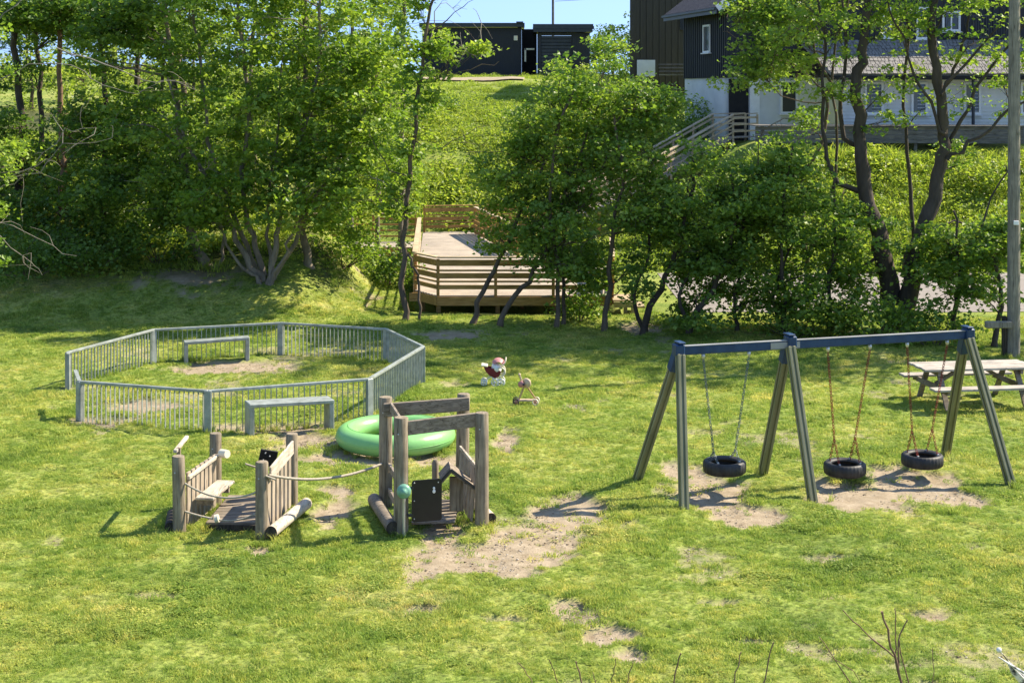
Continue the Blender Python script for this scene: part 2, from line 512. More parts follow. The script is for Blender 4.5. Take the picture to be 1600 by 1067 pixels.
# ------------------------------------------------------------------ mesh building
class MB:
    def __init__(s):
        s.v, s.f, s.sm = [], [], []

    def add(s, vs, fs, smooth=False):
        b = len(s.v)
        s.v += [tuple(float(c) for c in p) for p in vs]
        s.f += [tuple(i + b for i in f) for f in fs]
        s.sm += [smooth] * len(fs)
        return s

    def box(s, c, size, rz=0, mtx=None):
        x, y, z = (k / 2 for k in size)
        p = [Vector((i * x, j * y, k * z)) for k in (-1, 1) for (i, j) in ((-1, -1), (1, -1), (1, 1), (-1, 1))]
        m = mtx if mtx is not None else Matrix.Rotation(rz, 3, 'Z')
        c = Vector(c)
        return s.add([c + m @ q for q in p], [(3, 2, 1, 0), (4, 5, 6, 7), (0, 1, 5, 4), (1, 2, 6, 5), (2, 3, 7, 6), (3, 0, 4, 7)])

    def bbox(s, c, size, rz=0, b=.012, mtx=None):
        """box with chamfered edges"""
        x, y, z = (k / 2 for k in size)
        b = min(b, x * .45, y * .45, z * .45)
        m = mtx if mtx is not None else Matrix.Rotation(rz, 3, 'Z')
        c = Vector(c)
        rings = [(-z, b), (-z + b, 0), (z - b, 0), (z, b)]
        vs = []
        for (zz, i) in rings:
            X, Y = x - i, y - i
            q = b if i == 0 else b * .6
            vs += [c + m @ Vector(p) for p in ((-X + q, -Y, zz), (X - q, -Y, zz), (X, -Y + q, zz), (X, Y - q, zz), (X - q, Y, zz), (-X + q, Y, zz), (-X, Y - q, zz), (-X, -Y + q, zz))]
        fs = [tuple(range(7, -1, -1)), tuple(range(24, 32))]
        for r in range(3):
            for i in range(8):
                fs.append((r * 8 + i, r * 8 + (i + 1) % 8, r * 8 + 8 + (i + 1) % 8, r * 8 + 8 + i))
        return s.add(vs, fs)

    def bar(s, a, b, w, h, up=(0, 0, 1), bev=.0):
        """rectangular bar from a to b, w across, h along up"""
        a, b = Vector(a), Vector(b)
        d = (b - a)
        ln = d.length
        d.normalize()
        up = Vector(up)
        sd = d.cross(up)
        if sd.length < 1e-5:
            sd = d.cross(Vector((0, 1, 0)))
        sd.normalize()
        u = sd.cross(d).normalized()
        m = Matrix((sd, d, u)).transposed()
        if bev:
            return s.bbox((a + b) / 2, (w, ln, h), mtx=m, b=bev)
        return s.box((a + b) / 2, (w, ln, h), mtx=m)

    def tube(s, pts, rad, n=8, caps=True, wob=0, rng=None):
        pts = [Vector(p) for p in pts]
        if not hasattr(rad, '__len__'):
            rad = [rad] * len(pts)
        t0 = (pts[1] - pts[0]).normalized()
        ref = Vector((1, 0, 0)) if abs(t0.x) < .8 else Vector((0, 1, 0))
        nrm = t0.cross(ref).normalized()
        vs, fs = [], []
        for i, p in enumerate(pts):
            a = pts[max(i - 1, 0)]
            b = pts[min(i + 1, len(pts) - 1)]
            t = (b - a).normalized()
            nrm = (nrm - t * nrm.dot(t))
            if nrm.length < 1e-4:
                nrm = t.orthogonal()
            nrm.normalize()
            bi = t.cross(nrm)
            for k in range(n):
                an = 2 * math.pi * k / n
                r = rad[i] * (1 + (wob * (rng.random() - .5) if wob else 0))
                vs.append(p + (nrm * math.cos(an) + bi * math.sin(an)) * r)
        for i in range(len(pts) - 1):
            for k in range(n):
                fs.append((i * n + k, i * n + (k + 1) % n, (i + 1) * n + (k + 1) % n, (i + 1) * n + k))
        s.add(vs, fs, True)
        if caps:
            e = len(pts) - 1
            s.add([vs[k] for k in range(n)][::-1], [tuple(range(n))])
            s.add([vs[e * n + k] for k in range(n)], [tuple(range(n))])
        return s

    def lathe(s, c, prof, n=24, axis=(0, 0, 1), closed=False, mod=None, smooth=True):
        """prof: (radius, height) pairs round an axis through c"""
        ax = Vector(axis).normalized()
        u = ax.orthogonal().normalized()
        w = ax.cross(u)
        c = Vector(c)
        vs, fs = [], []
        for k in range(n):
            an = 2 * math.pi * k / n
            dr = u * math.cos(an) + w * math.sin(an)
            for i, (r, h) in enumerate(prof):
                rr = r + (mod(k, i) if mod else 0)
                vs.append(c + dr * rr + ax * h)
        m = len(prof)
        for k in range(n):
            for i in range(m if closed else m - 1):
                j = (i + 1) % m
                fs.append((k * m + i, ((k + 1) % n) * m + i, ((k + 1) % n) * m + j, k * m + j))
        return s.add(vs, fs, smooth)

    def ell(s, c, r, n=12, m=8, mtx=None):
        c = Vector(c)
        vs, fs = [], []
        for j in range(m + 1):
            th = math.pi * j / m
            for i in range(n):
                ph = 2 * math.pi * i / n
                p = Vector((r[0] * math.sin(th) * math.cos(ph), r[1] * math.sin(th) * math.sin(ph), r[2] * math.cos(th)))
                vs.append(c + (mtx @ p if mtx is not None else p))
        for j in range(m):
            for i in range(n):
                fs.append((j * n + i, (j + 1) * n + i, (j + 1) * n + (i + 1) % n, j * n + (i + 1) % n))
        return s.add(vs, fs, True)

    def poly(s, pts, thick, nrm=None):
        """flat outline extruded by thick along nrm"""
        p = [Vector(q) for q in pts]
        if nrm is None:
            nrm = (p[1] - p[0]).cross(p[2] - p[0]).normalized()
        nrm = Vector(nrm)
        n = len(p)
        q = [a - nrm * thick for a in p]
        fs = [tuple(range(n)), tuple(range(2 * n - 1, n - 1, -1))]
        for i in range(n):
            fs.append((i, n + i, n + (i + 1) % n, (i + 1) % n))
        return s.add(p + q, fs)

    def build(s, name, m, parent=None, org=None):
        o_ = ORG.get(parent.name) if parent else Vector(org if org is not None else (0, 0, 0))
        me = bpy.data.meshes.new(name)
        me.from_pydata([(p[0] - o_.x, p[1] - o_.y, p[2] - o_.z) for p in s.v], [], s.f)
        me.polygons.foreach_set('use_smooth', s.sm)
        me.materials.append(m)
        me.update()
        ob = bpy.data.objects.new(name, me)
        COL.objects.link(ob)
        if parent:
            ob.parent = parent
        else:
            ob.location = o_
        ORG[ob.name] = o_
        return ob


ORG = {}


def np_mesh(name, verts, faces, material, parent=None, org=(0, 0, 0), attrs=None, smooth=False):
    """quads from numpy arrays"""
    o_ = ORG[parent.name] if parent else Vector(org)
    me = bpy.data.meshes.new(name)
    v = np.asarray(verts, np.float32) - np.array(o_, np.float32)
    f = np.asarray(faces, np.int32)
    me.vertices.add(len(v))
    me.vertices.foreach_set('co', v.ravel())
    me.loops.add(f.size)
    me.polygons.add(len(f))
    me.polygons.foreach_set('loop_start', np.arange(0, f.size, f.shape[1], dtype=np.int32))
    me.polygons.foreach_set('loop_total', np.full(len(f), f.shape[1], np.int32))
    me.loops.foreach_set('vertex_index', f.ravel())
    me.polygons.foreach_set('use_smooth', np.full(len(f), smooth))
    for k, (dom, arr) in (attrs or {}).items():
        a = me.attributes.new(k, 'FLOAT', dom)
        a.data.foreach_set('value', np.asarray(arr, np.float32))
    me.materials.append(material)
    me.update(calc_edges=True)
    ob = bpy.data.objects.new(name, me)
    COL.objects.link(ob)
    if parent:
        ob.parent = parent
    else:
        ob.location = o_
    ORG[ob.name] = o_
    return ob


def tag(o, label=None, cat=None, group=None, kind=None):
    for k, v in (('label', label), ('category', cat), ('group', group), ('kind', kind)):
        if v:
            o[k] = v
    return o


def thing(name, label, cat, loc, group=None):
    o = bpy.data.objects.new(name, None)
    COL.objects.link(o)
    o.location = loc
    o.empty_display_size = .2
    ORG[o.name] = Vector(loc)
    return tag(o, label, cat, group)


def gz(x, y):
    return float(H(np.array([x]), np.array([y]))[0])


# ------------------------------------------------------------------ the ground, one sheet to the horizon
def axis(segs):
    out = []
    for a, b, st in segs:
        out += list(np.arange(a, b, st))
    out.append(segs[-1][1])
    return np.array(out)


gx = axis([(-700, -100, 60), (-100, -30, 5), (-30, -14, .6), (-14, 14, .09), (14, 32, .5), (32, 100, 5), (100, 700, 60)])
gy = axis([(-60, 6, 6), (6, 14, .8), (14, 38, .09), (38, 62, .22), (62, 112, .6), (112, 200, 8), (200, 1400, 100)])
GX, GY = np.meshgrid(gx, gy)
GZ = H(GX, GY)
nx, ny = len(gx), len(gy)
dm = dirt_mask(GX, GY)
clump = (fbm(GX * 4.5, GY * 4.5, seed=71, octv=2) - .5) * .07 * (GY < 40) * (1 - dm)
GZ = GZ + clump * np.clip(1 - road_mask(GX, GY) * 2, 0, 1)
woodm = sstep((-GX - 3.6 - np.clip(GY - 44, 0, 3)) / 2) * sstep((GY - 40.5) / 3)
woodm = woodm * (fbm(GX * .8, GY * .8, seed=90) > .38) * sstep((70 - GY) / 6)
idx = np.arange(nx * ny).reshape(ny, nx)
fq = np.stack([idx[:-1, :-1], idx[:-1, 1:], idx[1:, 1:], idx[1:, :-1]], -1).reshape(-1, 4)
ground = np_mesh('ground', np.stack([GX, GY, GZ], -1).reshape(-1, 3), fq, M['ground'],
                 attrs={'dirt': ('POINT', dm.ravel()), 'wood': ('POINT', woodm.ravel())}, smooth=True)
tag(ground, kind='structure')


def strip(name, m, x0, x1, y0, y1, nx_, ny_, lift, warp=0, seed=1):
    u, v = np.meshgrid(np.linspace(0, 1, nx_), np.linspace(0, 1, ny_))
    x = x0 + (x1 - x0) * u
    w = warp * (fbm(x * .4, v * 0, seed=seed) - .5)
    y = y0 + (y1 - y0) * v + w
    z = H(x, y) + lift
    id_ = np.arange(nx_ * ny_).reshape(ny_, nx_)
    f = np.stack([id_[:-1, :-1], id_[:-1, 1:], id_[1:, 1:], id_[1:, :-1]], -1).reshape(-1, 4)
    return tag(np_mesh(name, np.stack([x, y, z], -1).reshape(-1, 3), f, m, smooth=True), kind='structure')


strip('road', M['asphalt'], 4.9, 60, 41.0, 49.8, 120, 24, .012, .5)
strip('path', M['path_gravel'], -12, .8, 93.5, 96.5, 60, 24, .10, 1.0, 4)


# ------------------------------------------------------------------ grass (scattered tufts over the lawn)
def geo_scatter(name, label, pts, var, scale, rotz, templates, material):
    """one object: its points carry copies of its own template tufts"""
    V, Fc, T, tint = [pts], [], [np.zeros(len(pts))], []
    base = len(pts)
    for k, (tv, tf, tt) in enumerate(templates):
        V.append(tv)
        Fc.append(tf + base)
        T.append(np.full(len(tv), k + 1.0))
        tint.append(tt)
        base += len(tv)
    V = np.concatenate(V)
    Fc = np.concatenate(Fc)
    n = len(V)
    pad = n - len(pts)
    ob = np_mesh(name, V, Fc, material, attrs={
        'tmpl': ('POINT', np.concatenate(T)), 'var': ('POINT', np.concatenate([var, np.zeros(pad)])),
        'scl': ('POINT', np.concatenate([scale, np.ones(pad)])), 'rot': ('POINT', np.concatenate([rotz, np.zeros(pad)])),
        'tint': ('FACE', np.concatenate(tint))})
    ng = bpy.data.node_groups.new(name + '_scatter', 'GeometryNodeTree')
    ng.interface.new_socket('Geometry', in_out='INPUT', socket_type='NodeSocketGeometry')
    ng.interface.new_socket('Geometry', in_out='OUTPUT', socket_type='NodeSocketGeometry')
    N = ng.nodes.new
    L = ng.links.new
    gi, go = N('NodeGroupInput'), N('NodeGroupOutput')

    def attr(nm):
        a = N('GeometryNodeInputNamedAttribute')
        a.data_type = 'FLOAT'
        a.inputs[0].default_value = nm
        return a.outputs[0]

    def eq(sock, val):
        c = N('FunctionNodeCompare')
        c.data_type = 'FLOAT'
        c.operation = 'EQUAL'
        L(sock, c.inputs[0])
        c.inputs[1].default_value = val
        c.inputs['Epsilon'].default_value = .1
        return c.outputs[0]

    def sep(val):
        s = N('GeometryNodeSeparateGeometry')
        s.domain = 'POINT'
        L(gi.outputs[0], s.inputs[0])
        L(eq(attr('tmpl'), val), s.inputs[1])
        return s.outputs[0]
    pts_ = sep(0)
    cx = N('ShaderNodeCombineXYZ')
    L(attr('rot'), cx.inputs[2])
    jn = N('GeometryNodeJoinGeometry')
    for k in range(len(templates)):
        ip = N('GeometryNodeInstanceOnPoints')
        L(pts_, ip.inputs['Points'])
        L(eq(attr('var'), k + 1), ip.inputs['Selection'])
        L(sep(k + 1), ip.inputs['Instance'])
        L(cx.outputs[0], ip.inputs['Rotation'])
        L(attr('scl'), ip.inputs['Scale'])
        L(ip.outputs[0], jn.inputs[0])
    L(jn.outputs[0], go.inputs[0])
    md = ob.modifiers.new('scatter', 'NODES')
    md.node_group = ng
    tag(ob, label, None, None, 'stuff')
    return ob


def tuft(rng, nb, rad, h0, h1, w, lean=.6):
    V, Fq, T = [], [], []
    for i in range(nb):
        a, r = rng.random() * 6.283, rad * math.sqrt(rng.random())
        x, y = r * math.cos(a), r * math.sin(a)
        h = h0 + (h1 - h0) * rng.random()
        d = rng.random() * 6.283
        ln = h * lean * (0.3 + rng.random())
        dx, dy = math.cos(d) * ln, math.sin(d) * ln
        q = rng.random() * 6.283
        wx, wy = math.cos(q) * w, math.sin(q) * w
        b = len(V)
        V += [(x - wx, y - wy, -.01), (x + wx, y + wy, -.01), (x + dx * .45 + wx * .8, y + dy * .45 + wy * .8, h * .65), (x + dx * .45 - wx * .8, y + dy * .45 - wy * .8, h * .65),
              (x + dx, y + dy, h), (x + dx * 1.02, y + dy * 1.02, h)]
        Fq += [(b, b + 1, b + 2, b + 3), (b + 3, b + 2, b + 5, b + 4)]
        t = rng.random()
        T += [t, t]
    return np.array(V), np.array(Fq), np.array(T)


rs = np.random.RandomState(7)
rg = random.Random(5)


def frust(n, y0, y1, m=1.0, power=1.0):
    y = y0 + (y1 - y0) * rs.rand(n) ** power
    x = (rs.rand(n) * 2 - 1) * (.37 * y + m)
    return x, y


xs, ys = [], []
for (a, b, dens) in ((13.6, 17, 300), (17, 21, 240), (21, 26, 175), (26, 33, 115), (33, 41.5, 80), (41.5, 52, 60)):
    area = (.74 * (a + b) / 2 + 2) * (b - a)
    n = int(area * dens)
    y = a + (b - a) * rs.rand(n)
    x = (rs.rand(n) * 2 - 1) * (.37 * y + 1)
    xs.append(x)
    ys.append(y)
x, y = np.concatenate(xs), np.concatenate(ys)
keep = (dirt_mask(x, y) < .12 + 1.0 * rs.rand(len(x)) ** 2.6) & (road_mask(x, y) < .3)
keep &= ~((y > 40.3) & (x > -3) & (x < 3.6))
x, y = x[keep], y[keep]
low = sstep((fbm(x * 3.1, y * 3.1, seed=50, octv=2) - .30) / .12)
z = H(x, y) + (fbm(x * 4.5, y * 4.5, seed=71, octv=2) - .5) * .06
tall = fbm(x * 1.1, y * 1.1, seed=62, octv=3)
scl = (.54 + .46 * sstep((tall - .35) / .35)) * (.75 + .5 * rs.rand(len(x))) * (1 + .022 * (y - 14)) * (.5 + .5 * low)
tm = [tuft(rg, 26, .075, .02, .055, .0045, 1.1), tuft(rg, 30, .085, .015, .045, .005, 1.6), tuft(rg, 18, .06, .03, .075, .004, .9), tuft(rg, 34, .1, .012, .04, .0055, 1.8)]


def weed(rng_, n, rad, h, leaf):
    C = rng_.normal(size=(n, 3)) * (rad, rad, 0)
    C[:, 2] = h * (.4 + .6 * rng_.rand(n))
    V, Fq = [], []
    nr = rng_.normal(size=(n, 3)) * .35 + (0, 0, 1)
    a = rng_.rand(n) * 6.283
    for i in range(n):
        u = np.array((math.cos(a[i]), math.sin(a[i]), 0)) * leaf
        v = np.cross(nr[i], u) * .7
        V += [C[i] - u, C[i] + v, C[i] + u, C[i] - v]
        Fq.append((4 * i, 4 * i + 1, 4 * i + 2, 4 * i + 3))
    return np.array(V), np.array(Fq), rng_.rand(n) * .6


tm.append(weed(np.random.RandomState(3), 40, .06, .03, .013))
tm.append(tuft(rg, 22, .05, .06, .14, .004, .7))
# longer grass left standing at the feet of posts and fences
ex_, ey_ = [], []
for (qx, qy, nn_) in [(-4.65, 20.6, 9), (-4.43, 22.0, 7), (-3.47, 20.42, 9), (-3.29, 22.0, 6), (-1.55, 20.62, 9), (-.43, 20.97, 10), (-1.88, 21.9, 6), (-.76, 22.2, 8), (-4.35, 20.75, 14), (-.65, 21.4, 12), (-1.8, 21.2, 9),
                      (2.55, 21.7, 4), (1.95, 23.3, 5), (4.04, 23.84, 5), (4.59, 22.39, 5), (7.35, 24.9, 5), (7.87, 23.1, 5), (11.7, 34.4, 14), (-2.4, 20.2, 0), (-1.9, 24.8, 8), (-2.9, 25.2, 6), (-1.2, 25.2, 6)]:
    ex_ += list(qx + rs.normal(size=nn_) * .13)
    ey_ += list(qy + rs.normal(size=nn_) * .12 - .04)
_f = [gpt(*p) for p in ((106, 604), (240, 567), (438, 553), (603, 568), (661, 597), (577, 652), (325, 677), (124, 652))]
for i in range(7):
    for t in rs.rand(34):
        q = _f[i] + (_f[i + 1] - _f[i]) * t + rs.normal(size=2) * .035
        ex_.append(q[0])
        ey_.append(q[1])
ex_, ey_ = np.array(ex_), np.array(ey_)
nl = len(x)
x, y = np.concatenate([x, ex_]), np.concatenate([y, ey_])
z = np.concatenate([z, H(ex_, ey_)])
scl = np.concatenate([scl, .55 + .6 * rs.rand(len(ex_))])
vr = np.concatenate([rs.randint(1, 5, nl), np.full(len(ex_), 6)]).astype(float)
wz = (fbm(x[:nl] * 1.3, y[:nl] * 1.3, seed=44, octv=2) > .55) & (rs.rand(nl) < .4)
vr[:nl][wz] = 5
vr[:nl][rs.rand(nl) < .0012] = 6
geo_scatter('lawn_grass', 'short patchy lawn grass, green and yellowed', np.stack([x, y, z], -1), vr, scl, rs.rand(len(x)) * 6.28, tm, M['blade'])


# small stones, crumbs of soil and dead leaves on the worn ground
def pebble(rng_, n, rad, size, flat=.6):
    V, Fq = [], []
    for i in range(n):
        c = np.array((*(rng_.normal(size=2) * rad), 0))
        r = size * (.5 + rng_.rand())
        b = len(V)
        a0 = rng_.rand() * 6
        for (hh, k) in ((-.2, .8), (.35, 1.0), (.8, .45)):
            for q in range(4):
                a = a0 + q * 1.5708
                V.append(c + (math.cos(a) * r * k * (.8 + .4 * rng_.rand()), math.sin(a) * r * k, hh * r * flat))
        for q in range(4):
            for l in (0, 4):
                Fq.append((b + l + q, b + l + (q + 1) % 4, b + l + 4 + (q + 1) % 4, b + l + 4 + q))
        Fq.append((b + 8, b + 9, b + 10, b + 11))
    return np.array(V), np.array(Fq), rng_.rand(len(Fq))


rp_ = np.random.RandomState(12)
X_, Y_ = frust(60000, 14, 36)
kk = (dirt_mask(X_, Y_) > .35) & (fbm(X_ * 2, Y_ * 2, seed=66) > .42)
X_, Y_ = X_[kk][:2300], Y_[kk][:2300]


def b_peb(N, L, out):
    oi = N("ShaderNodeObjectInfo")
    r = ramp(N, [(0, (.13, .095, .06)), (.35, (.24, .19, .13)), (.7, (.33, .27, .2)), (.9, (.45, .41, .35)), (1, (.3, .24, .1))])
    L(oi.outputs['Random'], r.inputs[0])
    p = N("ShaderNodeBsdfPrincipled")
    L(r.outputs[0], p.inputs['Base Color'])
    p.inputs['Roughness'].default_value = .95
    L(p.outputs[0], out.inputs[0])


geo_scatter('soil_crumbs', 'small stones and soil crumbs on the worn ground', np.stack([X_, Y_, H(X_, Y_) + .004], -1), rs.randint(1, 4, len(X_)).astype(float), .35 + .7 * rs.rand(len(X_)), rs.rand(len(X_)) * 6.28,
            [pebble(rp_, 5, .07, .012), pebble(rp_, 3, .09, .02), pebble(rp_, 9, .08, .007)], mat('soil_crumb', b_peb))


# ------------------------------------------------------------------ leaves
def leaf_quads(c, size, rng, up=.85, fold=.25):
    """one folded leaf-shaped quad per centre"""
    n = len(c)
    nr = rng.normal(size=(n, 3))
    nr[:, 2] = np.abs(nr[:, 2]) * .8 + up
    nr /= np.linalg.norm(nr, axis=1)[:, None]
    t = rng.normal(size=(n, 3))
    t -= nr * (t * nr).sum(1)[:, None]
    t /= np.linalg.norm(t, axis=1)[:, None]
    s = np.cross(nr, t)
    L_ = (size * (.6 + .8 * rng.rand(n)))[:, None]
    W_ = L_ * (.36 + .16 * rng.rand(n))[:, None]
    a = c - t * L_ * .5
    b = c + s * W_ - t * L_ * .05 + nr * L_ * fold * .5
    d = c + t * L_ * .5 - nr * L_ * .12
    e = c - s * W_ - t * L_ * .05 + nr * L_ * fold * .5
    V = np.stack([a, b, d, e], 1).reshape(-1, 3)
    Fq = np.arange(4 * n).reshape(-1, 4)
    return V, Fq


def nearest_on(stems, p, below=.25):
    """closest stem node (weighted to sit below p)"""
    best = None
    for st in stems:
        for i, q in enumerate(st['p']):
            dz = p[2] - q[2]
            d = np.linalg.norm(p - q) + (max(0, below - dz) * 1.5)
            if i < 1:
                d += 2
            if best is None or d < best[0]:
                best = (d, q, st['r'][i])
    return best[1], best[2]


def curve(a, b, rng, n=5, sag=.12, wob=.07):
    a, b = np.array(a, float), np.array(b, float)
    ln = np.linalg.norm(b - a)
    pts = []
    k = rng.normal(size=3) * wob * ln
    for i in range(n + 1):
        t = i / n
        p = a + (b - a) * t
        p[2] += sag * ln * math.sin(math.pi * t)
        p = p + k * math.sin(math.pi * t) + (rng.normal(size=3) * .02 * ln if 0 < i < n else 0)
        pts.append(p)
    return pts


def tree(name, label, base, stems, crowns, nleaf=42, leaf=.125, cr=.36, lmat='leaf', bmat='bark', seed=1, hole=.40, group='trees round the playground', cat='tree', bare=0, keepz=None, twigmat=None, density=1.0, extra=None):
    """base (x, y); stems: dicts p (world points) r (radii); crowns: (centre, radii, clusters)"""
    rng = np.random.RandomState(seed)
    bz = gz(*base)
    root = thing(name, label, cat, (base[0], base[1], bz), group)
    tr = MB()
    rr = random.Random(seed)
    ST = []
    for st in stems:
        P = [np.array(p, float) for p in st['p']]
        # refine with a little wobble
        Q, R = [], []
        for i in range(len(P) - 1):
            for t in np.linspace(0, 1, 5)[:-1]:
                j = (rng.normal(size=3) * .045 * min(1.0, np.linalg.norm(P[i + 1] - P[i])) if (t > 0) else 0)
                # smooth catmull-rom
                p0, p1, p2, p3 = P[max(i - 1, 0)], P[i], P[i + 1], P[min(i + 2, len(P) - 1)]
                q = .5 * ((2 * p1) + (-p0 + p2) * t + (2 * p0 - 5 * p1 + 4 * p2 - p3) * t * t + (-p0 + 3 * p1 - 3 * p2 + p3) * t ** 3)
                Q.append(q + j)
                R.append(st['r'][0] + (st['r'][1] - st['r'][0]) * ((i + t) / (len(P) - 1)) ** .8)
        Q.append(P[-1])
        R.append(st['r'][1])
        if st.get('root', True):
            R[0] *= 1.35
            Q[0] = Q[0] - np.array((0, 0, .15))
        tr.tube(Q, R, 10, wob=.2, rng=rr)
        ST.append({'p': Q, 'r': R})
    C = []
    for (c, r, n) in crowns:
        n = int(n * density)
        u = rng.normal(size=(n * 3, 3))
        u /= np.linalg.norm(u, axis=1)[:, None]
        u *= (rng.rand(len(u)) ** .42)[:, None]
        q = np.array(c) + u * np.array(r)
        hn = fbm(q[:, 0] * .75, q[:, 1] * .75, q[:, 2] * .9, seed=seed + 5, octv=2)
        q = q[hn > hole]
        C.append(q[:n])
    C = np.concatenate(C) if C else np.zeros((0, 3))
    g0 = H(C[:, 0], C[:, 1], False) + .25 if len(C) else 0
    C = C[C[:, 2] > g0] if len(C) else C
    # limbs to groups of clusters, twigs to the clusters
    if len(C):
        k = max(3, len(C) // 9)
        seeds = C[rng.choice(len(C), k, replace=False)]
        own = ((C[:, None] - seeds[None]) ** 2).sum(-1).argmin(1)
        for i in range(k):
            mem = C[own == i]
            if not len(mem):
                continue
            ctr = mem.mean(0)
            a, ra = nearest_on(ST, ctr)
            limb = curve(a, ctr, rng, 6, .06, .08)
            ln = np.linalg.norm(ctr - a)
            r0 = min(ra * .6, .012 + .012 * ln)
            tr.tube(limb, np.linspace(r0, .008, len(limb)), 5, caps=False)
            for m_ in mem:
                s_ = limb[rng.randint(2, len(limb))]
                tr.tube(curve(s_, m_, rng, 3, .05, .1), [.007, .006, .004, .003], 3, caps=False)
    for ex in (extra or []):
        P = [np.array(p, float) for p in ex['p']]
        tr.tube(P, np.linspace(ex['r'][0], ex['r'][1], len(P)), 6, caps=False)
    tr.build('trunk', M[bmat], root)
    if bare:
        for i in range(bare):
            br = MB()
            c = C[rng.randint(len(C))]
            a, ra = nearest_on(ST, c)
            dr = c - a
            e = c + dr / max(.1, np.linalg.norm(dr)) * (.5 + rng.rand() * .8)
            e[2] -= .3 * rng.rand()
            pts = curve(a + dr * .35, e, rng, 6, .1, .12)
            br.tube(pts, np.linspace(.016, .005, len(pts)), 4, caps=False)
            for q in range(4):
                s_ = pts[rng.randint(2, 6)]
                br.tube(curve(s_, s_ + rng.normal(size=3) * (.3, .3, .22), rng, 3, .1, .1), [.007, .006, .005, .003], 3, caps=False)
            br.build('branch', M[twigmat or 'twig'], root)
    if len(C):
        n = len(C)
        cnt = np.maximum(6, (nleaf * (.55 + .9 * rng.rand(n))).astype(int))
        rep = np.repeat(np.arange(n), cnt)
        off = rng.normal(size=(len(rep), 3)) * np.array((cr, cr, cr * .40)) * .60 * (.7 + .6 * rng.rand(n))[rep][:, None]
        P = C[rep] + off
        V, Fq = leaf_quads(P, leaf, rng)
        tint = np.clip(.47 + .20 * rng.normal(size=n)[rep] + .16 * rng.normal(size=len(rep)), 0, 1)
        np_mesh('crown', V, Fq, M[lmat], root, attrs={'tint': ('FACE', tint)})
    return root


def P_(lst, d):
    """pixel polyline at one distance (or with its own distances)"""
    out = []
    for q in lst:
        out.append(at(q[0], q[1], q[2] if len(q) > 2 else d))
    return out


def E_(px, py, rx, ry, n, d, rd=None):
    """crown ellipsoid from photo pixels at distance d"""
    s = F / d
    return (at(px, py, d), (rx / s, rd if rd else (rx + ry) / 2 / s * .8, ry / s), n)

# ------------------------------------------------------------------ buildings on the hill
def V2(a, b, t):
    return (a[0] + (b[0] - a[0]) * t, a[1] + (b[1] - a[1]) * t)


def wall_slab(mb, a, b, z0, z1, th=.2):
    """vertical slab from a to b (plan points), its outer face on the a-b line, body to the left of a->b"""
    a_, b_ = Vector((a[0], a[1], 0)), Vector((b[0], b[1], 0))
    d = (b_ - a_).normalized()
    n = Vector((-d.y, d.x, 0))
    c = (a_ + b_) / 2 + n * th / 2
    m = Matrix((d, n, Vector((0, 0, 1)))).transposed()
    mb.box((c.x, c.y, (z0 + z1) / 2), ((b_ - a_).length, th, z1 - z0), mtx=m)


def battens(mb, a, b, z0, z1, step=.28, w=.07, d_=.03):
    a_, b_ = Vector((a[0], a[1], 0)), Vector((b[0], b[1], 0))
    d = (b_ - a_)
    ln = d.length
    d.normalize()
    n = Vector((d.y, -d.x, 0))
    m = Matrix((d, -n, Vector((0, 0, 1)))).transposed()
    t = step / 2
    while t < ln:
        c = a_ + d * t + n * (d_ / 2 + .002)
        mb.box((c.x, c.y, (z0 + z1) / 2), (w, d_, z1 - z0 - .02), mtx=m)
        t += step


def window(root, a, b, t0, t1, z0, z1, bars=1, curtain=False, fw=.09):
    """framed window on the wall a-b between fractions t0 and t1"""
    p, q = V2(a, b, t0), V2(a, b, t1)
    d = Vector((q[0] - p[0], q[1] - p[1], 0))
    ln = d.length
    d.normalize()
    n = Vector((d.y, -d.x, 0))
    m = Matrix((d, -n, Vector((0, 0, 1)))).transposed()
    c = Vector(((p[0] + q[0]) / 2, (p[1] + q[1]) / 2, (z0 + z1) / 2))
    fr = MB()
    h = z1 - z0
    o = c + n * .04
    for sgn in (-1, 1):
        fr.box(o + d * sgn * (ln / 2 - fw / 2), (fw, .1, h), mtx=m)
        fr.box(o + Vector((0, 0, sgn * (h / 2 - fw / 2))), (ln - 2 * fw, .1, fw), mtx=m)
    for i in range(bars):
        fr.box(o + d * (ln * ((i + 1) / (bars + 1) - .5)), (.06, .08, h - 2 * fw), mtx=m)
    w = fr.build('window', M['trim_white'], root)
    gl = MB().box(c + n * .012, (ln - 2 * fw, .02, h - 2 * fw), mtx=m)
    gl.build('pane', M['glass'], w)
    MB().box(c + n * .09 + Vector((0, 0, -h / 2 - .03)), (ln + .1, .16, .05), mtx=m).build('sill', M['trim_white'], w)
    if curtain:
        MB().box(c + n * .03 + d * (-ln * .25), (ln * .28, .012, h - 2.4 * fw), mtx=m).build('curtain', M['curtain'], w)
    return w


# dark house with the tiled roof
A, B = (8.45, 72.0), (9.67, 66.0)
dAB = Vector((B[0] - A[0], B[1] - A[1], 0)).normalized()
pr = Vector((-dAB.y, dAB.x, 0))            # to the right along the gable
Gd = 9.2
Cc = (B[0] + pr.x * Gd, B[1] + pr.y * Gd)
D_ = (A[0] + pr.x * Gd, A[1] + pr.y * Gd)
house = thing('house', 'black timber house on white basement storey, tiled roof and white bargeboard', 'house', (A[0], A[1], gz(*A)))
zb, ze = 6.72, 9.75
mb = MB()
wall_slab(mb, A, B, 2.8, zb, .3)
wall_slab(mb, B, Cc, 2.8, zb, .3)
mb.build('basement_wall', M['white_wall'], house)
mb = MB()
n1 = Vector((dAB.y, -dAB.x, 0))
ox = -pr * .06
A2, B2 = (A[0] + ox.x, A[1] + ox.y), (B[0] + ox.x + dAB.x * .06, B[1] + ox.y + dAB.y * .06)
